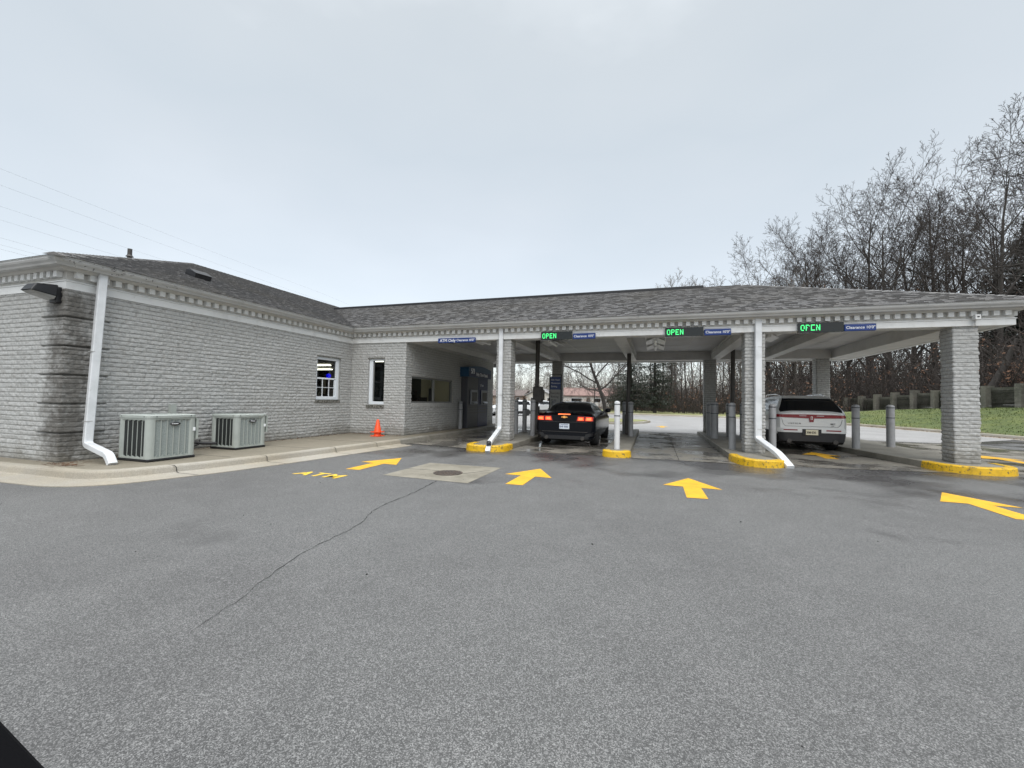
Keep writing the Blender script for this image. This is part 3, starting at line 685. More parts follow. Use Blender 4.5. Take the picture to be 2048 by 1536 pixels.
# ------------------------------------------------------------------ the bank building
bank = thing("bank_building", (0, 0, 0), "low grey painted brick bank with shingle hip roof and drive-through canopy", "building")
XW, YF, XA, YC = -9.76, 4.62, -7.66, 12.1
brick_strip("wall", [(-14.6, YF), (XW, YF), (XW, YC), (XA, YC), (XA, 20.0), (-10.5, 20.0)], False, 0.12, 3.2, 0.0155, M_brick, bank,
            holes=[(1, 5.88, 6.90, 1.27, 2.60), (2, 0.70, 1.32, 1.13, 2.65), (3, 0.36, 3.44, 1.20, 2.09)], quoin=(14.6 - 9.76, 0.62))
# columns
def column(x, y, w_=0.41, fine=True, label=None):
    o = brick_strip("column", [(x, y), (x + w_, y), (x + w_, y + w_), (x, y + w_)], True, 0.145, 3.175, 0.0165 if fine else 0.03, M_brick, bank, seed=int(abs(x * 7 + y)) % 50,
                rows=(0.0, 0.12, 0.32, 0.55, 0.78, 0.92) if fine else (0.0, 0.15, 0.5, 0.85))
    if label: o['label'] = label
column(-4.50, 12.12, label="front pillar behind the left downspout"); column(2.17, 12.12, label="front pillar behind the middle downspout"); column(6.29, 12.12, label="right-hand front pillar")
for x in (-4.50, 1.97, 5.95): column(x, 19.5, fine=False)
# trim profiles
TL = [(-14.6, YF), (XW, YF), (XW, YC - 0.02), (7.28, YC - 0.02), (7.28, 20.5), (-10.5, 20.5)]
sweep(TL, [(-0.10, 3.17), (0.035, 3.17), (0.035, 3.300), (-0.10, 3.300)]).build("frieze_board", M_trim, bank)
sweep(TL, [(-0.10, 3.302), (0.02, 3.302), (0.02, 3.52), (-0.10, 3.52)]).build("dentil_backing", M_trim2, bank)
sweep(TL, [(0.021, 3.302), (0.05, 3.302), (0.05, 3.318), (0.021, 3.335)]).build("ledge_moulding", M_trim, bank)
sweep(TL, [(0.021, 3.478), (0.12, 3.478), (0.16, 3.50), (0.19, 3.535), (0.19, 3.56), (0.021, 3.56)]).build("cornice", M_trim2, bank)
GL = TL
sweep(GL, [(0.195, 3.515), (0.285, 3.515), (0.30, 3.545), (0.33, 3.575), (0.345, 3.605), (0.345, 3.632), (0.335, 3.632), (0.335, 3.61), (0.195, 3.61)]).build("gutter", M_gut, bank)
sweep(GL, [(0.332, 3.6335), (0.356, 3.6335), (0.356, 3.645), (0.332, 3.645)]).build("gutter_lip", M_trim, bank)
K = 1.38 / 1.27
oy = (6 - 1.6359) * K - YF
while oy > 0.19: oy -= 0.1922
ox = (3 - 0.1288) * K - XW
while ox > 0.19: ox -= 0.1922
DS = []
for (i0, off) in ((0, 0.08), (1, oy), (2, ox), (3, 0.08)):
    p, q = Vector(TL[i0]), Vector(TL[i0 + 1]); d = (q - p); Ls = d.length; d.normalize(); n_ = Vector((d.y, -d.x)); s_ = off
    while s_ < Ls - 0.02:
        if s_ > 0: DS.append((0 if i0 in (1, 2) else 1, (p + d * s_).length, p + d * s_, d, n_))
        s_ += 0.1922
DS.sort(key=lambda e: (e[0], e[1])); rest = MB()
for i, (_, _, c0, d, n_) in enumerate(DS):
    mb = MB() if i < 100 else rest
    c = [c0 - d * 0.05 + n_ * 0.022, c0 + d * 0.05 + n_ * 0.022, c0 + d * 0.05 + n_ * 0.105, c0 - d * 0.05 + n_ * 0.105]
    mb.prism([(v.x, v.y) for v in c], 3.375, 3.476)
    if i < 100: mb.build("dentil", M_trim, bank)
rest.build("dentils", M_trim, bank)['kind'] = 'stuff'

# canopy structure
def bxp(name, x0, x1, y0, y1, z0, z1, mat, bevel=0.0):
    mb = MB(); mb.box(x0, x1, y0, y1, z0, z1); return mb.build(name, mat, bank, bevel=bevel)
bxp("beam", XA, 7.17, YC + 0.085, YC + 0.42, 3.176, 3.53, M_beam)
bxp("beam", XA, 7.17, 19.48, 19.93, 3.176, 3.53, M_beam)
for x0, x1 in ((-7.64, -7.25), (-4.45, -4.13), (-1.13, -0.77), (2.20, 2.52), (4.1, 4.42), (6.42, 7.165)):
    bxp("beam", x0, x1, YC + 0.422, 19.478, 3.179 if x0 < 6 else 3.181, 3.53, M_beam)
    if x0 < 6: bxp("beam_trim", x0 - 0.04, x1 + 0.04, YC + 0.43, 19.47, 3.39, 3.41, M_trim2)
bxp("ceiling", XA - 0.2, 7.2, YC + 0.05, 20.4, 3.52, 3.54, M_ceil)
bxp("soffit", -10.4, 7.18, 19.935, 20.4, 3.3, 3.32, M_beam)
mb = MB()
for xa, xb in ((-7.25, -4.45), (-4.13, -1.13), (-0.77, 2.2), (2.52, 4.1), (4.42, 6.42)):
    n_ = 2 if xb - xa > 2.2 else 1
    for i in range(1, n_ + 1):
        x = xa + (xb - xa) * i / (n_ + 1); mb.box(x - 0.012, x + 0.012, YC + 0.43, 19.47, 3.512, 3.5195)
    for y in (14.8, 17.2): mb.box(xa + 0.01, xb - 0.01, y - 0.012, y + 0.012, 3.5135, 3.519)
mb.build("ceiling_battens", M_trim2, bank)

# roofs -----------------------------------------------------------------
def slope_tabs(mb, org, du, ds, vmax, rng, expo=0.125, seed=1, th=0.016):
    """rows of overlapping shingle tabs on the plane org + u*du + v*ds"""
    rr = random.Random(seed); O = Vector(org); U = Vector(du); Sv = Vector(ds).normalized(); Nn = U.cross(Sv).normalized()
    if Nn.z < 0: Nn = -Nn
    v = 0.0
    while v < vmax:
        v1 = min(v + expo * 1.02, vmax + 0.02); a0, b0 = rng(v); a1, b1 = rng(v1)
        if b0 - a0 < 0.05: break
        u = a0 - rr.random() * 0.2
        while u < b0:
            wd = rr.uniform(0.09, 0.20); lift = th + (0.012 if rr.random() < 0.5 else 0.0)
            ua, ub = max(u, a0), min(u + wd - 0.004, b0)
            if ub - ua > 0.02:
                c = lambda uu, vv: min(max(uu, a0 + (a1 - a0) * vv), b0 + (b1 - b0) * vv)
                p = [(c(ua, 0), v, lift), (c(ub, 0), v, lift), (c(ub, 1), v1, lift * 0.25), (c(ua, 1), v1, lift * 0.25), (c(ua, 0), v, 0), (c(ub, 0), v, 0)]
                q = [O + U * a + Sv * b + Nn * h for a, b, h in p]
                mb.add(q, [(0, 1, 2, 3), (4, 5, 1, 0), (4, 0, 3), (5, 2, 1)])
            u += wd
        v += expo
roofA, zE = 0.363, 3.645
sA = 1.0; LA = math.hypot(1, roofA)
mb = MB()
EX, EY = XW + 0.37, YF - 0.37     # eave corner of the main block
RX = -16.9; RUN = EX - RX
YB = 27.0
z_at = lambda run: zE + roofA * run
ridge1 = (RX, EY + RUN * 0.985, z_at(RUN)); ridge2 = (RX, YB, z_at(RUN))
mb.quad((EX, EY, zE), (EX, YB + 2, zE), ridge2, ridge1)
mb.add([(EX, EY, zE), ridge1, (RX - RUN, EY, zE)], [(0, 1, 2)])
mb.quad((RX - RUN, EY, zE), ridge1, ridge2, (RX - RUN, YB, zE))
mb.add([(EX, YB + 2, zE), (RX - RUN, YB + 2, zE), ridge2], [(0, 1, 2)])
KB = 0.385; CE = 7.28 + 0.37; CY = YC - 0.02 - 0.37; RY = 16.4
def rngA(v):
    run = v / LA; lo = run * 0.985; hi = (CY + run * (roofA / KB)) - EY if run * roofA / KB < (RY - CY) else (YB - EY - 0.6)
    return lo, hi
slope_tabs(mb, (EX, EY, zE), (0, 1, 0), (-1, 0, roofA), RUN * LA, rngA, seed=2)
roof1 = mb.build("roof", M_shing, bank); roof1['label'] = "hip roof over the bank office"
mb = MB(); RC = 2.77; zr = zE + KB * (RY - CY); XL = -14.2; BE = 21.1
mb.quad((EX - (XL - EX) * 0 - 0.0, CY, zE), (CE, CY, zE), (RC, RY, zr), (XL, RY, zr))
mb.add([(CE, CY, zE), (CE, BE, zE), (RC, RY, zr)], [(0, 1, 2)])
mb.quad((CE, BE, zE), (EX, BE, zE), (XL, RY, zr), (RC, RY, zr))
LB = math.hypot(1, KB)
def rngB(v):
    run = v / LB; return (-run * (KB / roofA) , (CE - EX) - run * ((CE - RC) / (RY - CY)))
slope_tabs(mb, (EX, CY, zE), (1, 0, 0), (0, 1, KB), (RY - CY) * LB, rngB, seed=3)
roof2 = mb.build("roof", M_shing, bank); roof2['label'] = "long hip roof over the drive-through canopy"
def caps(mb, a, b, wd=0.14, step=0.16):
    a = Vector(a); b = Vector(b); n_ = int((b - a).length / step); d = (b - a).normalized(); s_ = d.cross(Vector((0, 0, 1))).normalized()
    for i in range(n_):
        p = a + d * (i * step); q = a + d * ((i + 1.15) * step); h0 = 0.03; h1 = 0.018
        mb.add([p - s_ * wd - Vector((0, 0, .022)), p + Vector((0, 0, h0)), p + s_ * wd - Vector((0, 0, .022)), q - s_ * wd - Vector((0, 0, .03)), q + Vector((0, 0, h1)), q + s_ * wd - Vector((0, 0, .03))],
               [(0, 1, 4, 3), (1, 2, 5, 4), (0, 2, 1)])
mb = MB(); caps(mb, (EX, EY, zE), ridge1); mb.build("hip_cap", M_shing, roof1)
mb = MB(); caps(mb, ridge1, ridge2); mb.build("ridge_cap", M_shing, roof1)
mb = MB(); caps(mb, (CE, CY, zE), (RC, RY, zr)); mb.build("hip_cap", M_shing, roof2)
mb = MB(); mb.box(XL, 1.6, RY - 0.16, RY + 0.16, zr - 0.05, zr + 0.045); mb.build("ridge_vent", M_black, roof2, bevel=0.01)
# roof vent and pipe
rv = MB(); Mv = Matrix.Translation((-11.75, 8.25, 4.50)) @ Matrix.Rotation(math.atan(roofA), 4, 'Y')
rv.box(-0.30, 0.26, -0.26, 0.26, -0.02, 0.02, M=Mv); rv.box(-0.20, 0.20, -0.22, 0.22, 0.021, 0.15, M=Mv)
rv.add([Mv @ Vector(p) for p in ((-0.2, -0.22, 0.151), (-0.2, 0.22, 0.151), (0.24, 0.24, 0.152), (0.24, -0.24, 0.152), (-0.05, -0.22, 0.20), (-0.05, 0.22, 0.20))], [(0, 1, 5, 4), (4, 5, 2, 3), (0, 4, 3), (1, 2, 5)])
rv.build("roof_vent", M_black, roof1, bevel=0.008)
mb = MB(); mb.tube([(-12.8, 7.25, 4.80), (-12.8, 7.25, 5.06)], 0.05, 12); mb.lathe([(0.085, 0), (0.053, 0.04), (0.052, 0.06)], c=(-12.8, 7.25, 4.86), sides=12); mb.build("vent_pipe", M_dkmetal, roof1)

# downspouts
def spout(path, wx, wy, n=None):
    """rectangular pipe swept along a path, elbows rounded"""
    P = [Vector(p) for p in path]; q = [P[0]]
    for i in range(1, len(P) - 1):
        a, b, c = P[i - 1], P[i], P[i + 1]; r = min(0.09, (a - b).length * .4, (c - b).length * .4); s1 = b + (a - b).normalized() * r; s2 = b + (c - b).normalized() * r
        for k in range(5):
            t = k / 4; q.append((1 - t) ** 2 * s1 + 2 * t * (1 - t) * b + t * t * s2)
    q.append(P[-1]); mb = MB(); ring = []
    side = Vector((wx[0], wx[1], 0)).normalized()
    for i, p in enumerate(q):
        d = (q[min(i + 1, len(q) - 1)] - q[max(i - 1, 0)]).normalized(); s_ = (side - d * side.dot(d)).normalized(); t_ = d.cross(s_)
        a, b = wx[2] / 2, wy / 2
        cc = 0.012
        ring.append([p + s_ * x + t_ * y for x, y in ((-a + cc, -b), (a - cc, -b), (a, -b + cc), (a, b - cc), (a - cc, b), (-a + cc, b), (-a, b - cc), (-a, -b + cc))])
    v = [x for r_2 in ring for x in r_2]; k8 = 8
    mb.add(v, [(i * k8 + a, i * k8 + (a + 1) % k8, (i + 1) * k8 + (a + 1) % k8, (i + 1) * k8 + a) for i in range(len(ring) - 1) for a in range(k8)])
    mb.add(ring[-1], [tuple(range(8))]); return mb
def dspout(path, side, depth, strap_z, label):
    o = spout(path, side, depth).build("downspout", M_spout, bank); o['label'] = label
    return o
d1 = dspout([(-9.58, 5.03, 3.52), (-9.60, 4.94, 0.44), (-8.82, 4.84, 0.31), (-8.68, 4.82, 0.16)], (0.15, 1, 0.125), 0.10, 1.9, "downspout at the stained left corner")
d2 = dspout([(-4.35, 12.0, 3.52), (-4.35, 12.0, 0.50), (-4.12, 10.62, 0.24), (-4.07, 10.36, 0.02)], (1, 0.1, 0.125), 0.09, 2.0, "downspout on the left front pillar")
d3 = dspout([(2.43, 12.0, 3.52), (2.42, 12.0, 0.52), (2.66, 11.15, 0.26), (2.78, 10.72, 0.02)], (1, 0.1, 0.15), 0.10, 2.6, "downspout on the middle front pillar")
for d, (x, y, z), fl in ((d1, (-9.60, 4.975, 2.1), 0), (d1, (-9.60, 4.95, 0.85), 0), (d2, (-4.35, 12.0, 1.5), 1), (d3, (2.425, 12.0, 2.78), 1), (d3, (2.425, 12.0, 0.75), 1)):
    mb = MB()
    if fl: mb.box(x - 0.079, x + 0.079, y - 0.053, y + 0.06, z, z + 0.012)
    else: mb.box(x - 0.06, x + 0.056, y - 0.07, y + 0.07, z, z + 0.012)
    mb.build("joint_band", M_gut, d)
mb = MB(); mb.tube([(-4.10, 10.52, 0.25), (-4.07, 10.44, 0.19)], 0.062, 10); mb.build("clamp", M_black, d2)

mb = MB(); rr = random.Random(9)
for k in range(46):     # leaves and grit caught along the gutter
    if k < 34: x, y, z = -9.37 + rr.uniform(-.01, .02), rr.uniform(4.35, 6.2), 3.60 + rr.uniform(-.10, .045)
    else: x, y, z = -4.2 + rr.gauss(0, .25), 11.70 + rr.uniform(-.01, .02), 3.64 + rr.uniform(-.02, .05)
    a_ = rr.random() * 6.28; l_ = rr.uniform(.012, .04)
    mb.tube([(x, y, z), (x + rr.uniform(0, .012), y + math.cos(a_) * l_, z + math.sin(a_) * l_)], rr.uniform(.003, .008), 4)
tag(mb.build("gutter_debris", M_crack), kind='stuff')
# windows
def room(x0, x1, y0, y1, z0, z1, mat, open_side, name="interior"):
    mb = MB(); q = {'x1': [(x1, y0, z0), (x1, y1, z0), (x1, y1, z1), (x1, y0, z1)], 'x0': [(x0, y0, z0), (x0, y1, z0), (x0, y1, z1), (x0, y0, z1)],
                    'y0': [(x0, y0, z0), (x1, y0, z0), (x1, y0, z1), (x0, y0, z1)], 'y1': [(x0, y1, z0), (x1, y1, z0), (x1, y1, z1), (x0, y1, z1)]}
    for k_, f_ in q.items():
        if k_ != open_side: mb.quad(*f_)
    mb.quad((x0, y0, z0), (x1, y0, z0), (x1, y1, z0), (x0, y1, z0)); mb.quad((x0, y0, z1), (x1, y0, z1), (x1, y1, z1), (x0, y1, z1))
    return mb.build(name, mat, bank)
# one office space runs behind the left wall and the short front wall, the teller room behind the lane wall
mb = MB(); X0, X1, Y0, Y1 = -22.0, XA - 0.17, 8.2, 24.0
mb.quad((X0, Y0, 2.95), (XW - .17, Y0, 2.95), (XW - .17, Y1, 2.95), (X0, Y1, 2.95)); mb.quad((XW - .17, YC + .17, 2.95), (X1, YC + .17, 2.95), (X1, 19.6, 2.95), (XW - .17, 19.6, 2.95))
mb.quad((X0, Y0, .3), (XW - .17, Y0, .3), (XW - .17, Y1, .3), (X0, Y1, .3)); mb.quad((XW - .17, YC + .17, .3), (X1, YC + .17, .3), (X1, 19.6, .3), (XW - .17, 19.6, .3))
mb.quad((X0, Y0, .3), (X0, Y1, .3), (X0, Y1, 2.95), (X0, Y0, 2.95)); mb.quad((X0, Y1, .3), (-10.5, Y1, .3), (-10.5, Y1, 2.95), (X0, Y1, 2.95)); mb.quad((X0, Y0, .3), (XW - .17, Y0, .3), (XW - .17, Y0, 2.95), (X0, Y0, 2.95))
rm = mb.build("interior", M_int, bank)
mb = MB(); mb.quad((-10.9, 19.6, .3), (X1, 19.6, .3), (X1, 19.6, 2.95), (-10.9, 19.6, 2.95)); mb.quad((-10.9, 16.9, .3), (-10.9, 19.6, .3), (-10.9, 19.6, 2.95), (-10.9, 16.9, 2.95)); mb.quad((-10.9, Y1, .3), (-10.9, 19.6, .3), (-10.9, 19.6, 2.95), (-10.9, Y1, 2.95))
rm2 = mb.build("interior", M_intlt, bank)
# window in the left wall (double hung, lower sash with muntins)
def window_left():
    y0, y1, z0, z1 = YF + 5.88, YF + 6.90, 1.27, 2.60; x = XW - 0.07
    fr = MB()
    for a in ((y0, y0 + 0.07, z0, z1), (y1 - 0.11, y1, z0, z1), (y0 + .07, y1 - .11, z1 - 0.09, z1), (y0 + .07, y1 - .11, z0, z0 + 0.10)): fr.box(x - 0.05, x + 0.035, a[0], a[1], a[2], a[3])
    w_ = fr.build("window", M_frame, bank, bevel=0.005); w_['label'] = "double hung window near the inner corner"
    mb = MB(); zm = (z0 + z1) / 2 - 0.01; ya, yb = y0 + .07, y1 - .11
    mb.box(x - 0.02, x + 0.02, ya, yb, zm - 0.02, zm + 0.03); mb.box(x - 0.02, x + 0.02, ya, ya + 0.03, z0 + .10, z1 - .09); mb.box(x - 0.02, x + 0.02, yb - 0.05, yb, z0 + .10, zm); mb.build("sash", M_frame, w_)
    mb = MB()
    for i in (1, 2): yy = ya + (yb - ya) * i / 3; mb.box(x - 0.008, x + 0.012, yy - 0.01, yy + 0.01, z0 + 0.10, zm - 0.02)
    mb.box(x - 0.006, x + 0.010, ya, yb, (z0 + .1 + zm) / 2 - 0.009, (z0 + .1 + zm) / 2 + 0.009); mb.build("muntin", M_frame, w_)
    mb = MB(); mb.quad((x - 0.012, y0 + .03, z0 + .03), (x - 0.012, y1 - .03, z0 + .03), (x - 0.012, y1 - .03, z1 - .03), (x - 0.012, y0 + .03, z1 - .03)); mb.build("pane", M_glass, w_)
    mb = MB()
    for i in range(7): a = y0 - 0.03 + i * (y1 - y0 + 0.06) / 7; mb.box(XW - 0.1, XW + 0.045, a, a + (y1 - y0 + 0.06) / 7 - 0.012, z0 - 0.10, z0 - 0.012)
    mb.build("sill", M_sill, w_, bevel=0.006)
    mb = MB(); mb.box(XW - 0.10, XW + 0.028, y0 - 0.02, y1 + 0.03, z1 + 0.001, z1 + 0.03); mb.build("lintel", M_sill, w_)
    mb = MB(); mb.box(XW - 0.16, XW + 0.0, y0 - 0.02, y0 - 0.001, z0 - .01, z1 + .0); mb.box(XW - 0.16, XW + 0.0, y1 + 0.001, y1 + 0.02, z0 - .01, z1); mb.build("reveal", M_brick, w_)
window_left()
def window_front():
    x0, x1, z0, z1 = XW + 0.70, XW + 1.32, 1.13, 2.65; y = YC + 0.10
    fr = MB()
    for a in ((x0, x0 + 0.12, z0, z1), (x1 - 0.03, x1, z0, z1), (x0 + .12, x1 - .03, z1 - 0.07, z1), (x0 + .12, x1 - .03, z0, z0 + 0.10)): fr.box(a[0], a[1], y - 0.06, y + 0.05, a[2], a[3])
    w_ = fr.build("window", M_frame, bank, bevel=0.005); w_['label'] = "tall narrow window above the orange cones"
    mb = MB(); mb.box(x0 + .12, x0 + .15, y - 0.02, y + 0.03, z0 + .1, z1 - .07); mb.build("sash", M_frame2, w_)
    mb = MB(); mb.quad((x0 + .03, y + 0.01, z0 + .03), (x1 - .02, y + 0.01, z0 + .03), (x1 - .02, y + 0.01, z1 - .03), (x0 + .03, y + 0.01, z1 - .03)); mb.build("pane", M_glass, w_)
    mb = MB()
    for i in range(5): a = x0 - 0.04 + i * (x1 - x0 + 0.06) / 5; mb.box(a, a + (x1 - x0 + 0.06) / 5 - 0.012, YC - 0.06, YC + 0.1, z0 - 0.11, z0 - 0.012)
    mb.build("sill", M_sill, w_, bevel=0.006)
    mb = MB(); mb.box(x0 - 0.03, x1 + 0.02, YC - 0.035, YC + 0.10, z1 + 0.001, z1 + 0.035); mb.build("lintel", M_sill, w_)
    mb = MB(); mb.box(x0 - 0.02, x0 - 0.001, YC, YC + 0.16, z0 - .01, z1); mb.box(x1 + 0.001, x1 + 0.02, YC, YC + 0.16, z0 - .01, z1); mb.build("reveal", M_brick, w_)
window_front()
def window_lane():
    y0, y1, z0, z1 = YC + 0.36, YC + 3.44, 1.20, 2.09; x = XA - 0.05; ym = y0 + (y1 - y0) * 0.52
    fr = MB()
    for a in ((y0, y0 + 0.05, z0, z1), (y1 - 0.06, y1, z0, z1), (y0 + .05, y1 - .06, z1 - 0.06, z1), (y0 + .05, y1 - .06, z0, z0 + 0.05), (ym - 0.05, ym + 0.05, z0 + .05, z1 - .06)): fr.box(x - 0.05, x + 0.03, a[0], a[1], a[2], a[3])
    w_ = fr.build("window", M_frame2, bank, bevel=0.004); w_['label'] = "wide two-pane teller window in the first lane"
    mb = MB(); mb.quad((x - 0.012, y0 + .02, z0 + .02), (x - 0.012, ym, z0 + .02), (x - 0.012, ym, z1 - .02), (x - 0.012, y0 + .02, z1 - .02)); mb.build("pane", M_glass, w_)
    mb = MB(); mb.quad((x - 0.012, ym, z0 + .02), (x - 0.012, y1 - .02, z0 + .02), (x - 0.012, y1 - .02, z1 - .02), (x - 0.012, ym, z1 - .02)); mb.build("pane", M_glass, w_)
    mb = MB()
    for i in range(22): a = y0 + i * (y1 - y0) / 22; mb.box(XA - 0.06, XA + 0.03, a, a + (y1 - y0) / 22 - 0.01, z0 - 0.13, z0 - 0.01)
    mb.build("sill", M_brick, w_, bevel=0.004)
    mb = MB(); mb.box(XA - 0.16, XA, y0 - 0.02, y0 - 0.001, z0 - .01, z1); mb.box(XA - 0.16, XA, y1 + 0.001, y1 + 0.02, z0 - .01, z1); mb.build("reveal", M_brick, w_)
window_lane()
# furnishings and lamps inside (seen dimly through the glass)
def tube_lamp(x0, x1, y0, y1):
    mb = MB(); mb.box(x0, x1, y0, y1, 2.86, 2.90); mb.build("ceiling_tube", M_lamp, rm)
for q in ((-16.9, -15.0, 16.9, 17.1), (-19.5, -17.2, 19.5, 19.75), (-14.0, -12.6, 10.5, 10.65), (-11.2, -10.2, 15.2, 15.4), (-10.2, -9.0, 17.6, 17.8), (-9.6, -8.4, 13.4, 13.55)): tube_lamp(*q)
mb = MB(); mb.lathe([(0.001, -0.09), (0.06, -0.07), (0.09, 0), (0.06, 0.07), (0.001, 0.09)], c=(-11.5, 13.0, 2.13), sides=16); mb.build("blue_sphere_light", M_bluel, rm)  # small sphere light glowing blue inside the office
mb = MB(); mb.box(-11.9, -10.4, 10.6, 11.9, 0.31, 1.33); mb.box(-10.9, -10.85, 10.9, 11.2, 1.36, 1.66); mb.build("desk", M_furn, rm)
mb = MB()
for i in range(9): mb.tube([(-10.55, 10.95 + i * 0.07, 1.34), (-10.5 + 0.05 * math.sin(i * 2), 10.92 + i * 0.08, 1.66 + 0.08 * math.sin(i * 1.7))], 0.022, 5)
mb.box(-10.6, -10.58, 11.62, 11.85, 1.45, 1.95); mb.build("desk_clutter", M_paper, rm)
mb = MB(); mb.box(-14.0, -10.95, 16.2, 16.3, 0.31, 2.55); mb.build("partition", pm("navy_partition", (0.02, 0.035, 0.045), 0.6), rm)
mb = MB(); mb.box(-9.3, -8.9, 13.6, 14.3, 0.31, 1.50); mb.box(-9.0, -8.6, 14.6, 15.2, 0.31, 1.40); mb.box(-8.75, -8.7, 14.3, 14.6, 1.2, 1.65); mb.box(-8.4, -8.3, 14.95, 15.2, 1.2, 1.75); mb.box(-8.6, -8.2, 12.7, 13.5, 0.31, 1.42); mb.tube([(-8.5, 13.9, 1.2), (-8.5, 13.95, 1.45), (-8.5, 13.8, 1.6)], .03, 6); mb.build("teller_furniture", M_furn, rm2)
mb = MB(); mb.box(-9.75, -9.7, 13.9, 16.6, 0.31, 2.94); mb.build("teal_screen", pm("teal_screen", (0.045, 0.075, 0.07), 0.8), rm2)

# ------------------------------------------------------------------ wall flood lamp on the left corner
wl = thing("wall_lamp", (-9.93, 4.60, 3.05), "black flood lamp bolted to the dark stained left corner", "lamp"); wl.scale = (.85, .85, .85)
mb = MB(); mb.box(-0.12, 0.12, -0.10, 0.0, -0.16, 0.17); mb.build("back_box", M_black, wl, bevel=0.02)
mb = MB(); prof = [(-0.16, 0.19, 0.10), (-0.30, 0.20, 0.07), (-0.42, 0.15, 0.03)]
mb.add([(0.16, -0.08, 0.20), (-0.16, -0.08, 0.22), (0.17, -0.10, -0.03), (-0.17, -0.10, -0.03), (0.15, -0.42, 0.16), (-0.18, -0.42, 0.16), (0.17, -0.50, 0.02), (-0.20, -0.50, 0.02)],
       [(0, 1, 5, 4), (4, 5, 7, 6), (0, 4, 6, 2), (1, 3, 7, 5), (0, 2, 3, 1)]); mb.build("hood", M_black, wl, bevel=0.03, bseg=3)
mb = MB(); mb.add([(0.16, -0.11, -0.035), (-0.16, -0.11, -0.035), (-0.19, -0.49, 0.012), (0.16, -0.49, 0.012), (0.13, -0.13, -0.11), (-0.13, -0.13, -0.11), (-0.15, -0.40, -0.04), (0.12, -0.40, -0.04)],
       [(0, 1, 2, 3), (4, 7, 6, 5), (0, 4, 5, 1), (3, 2, 6, 7), (0, 3, 7, 4), (1, 5, 6, 2)]); mb.build("lens", pm("dusty_lamp_lens", (0.28, 0.28, 0.27), 0.2), wl, bevel=0.015)

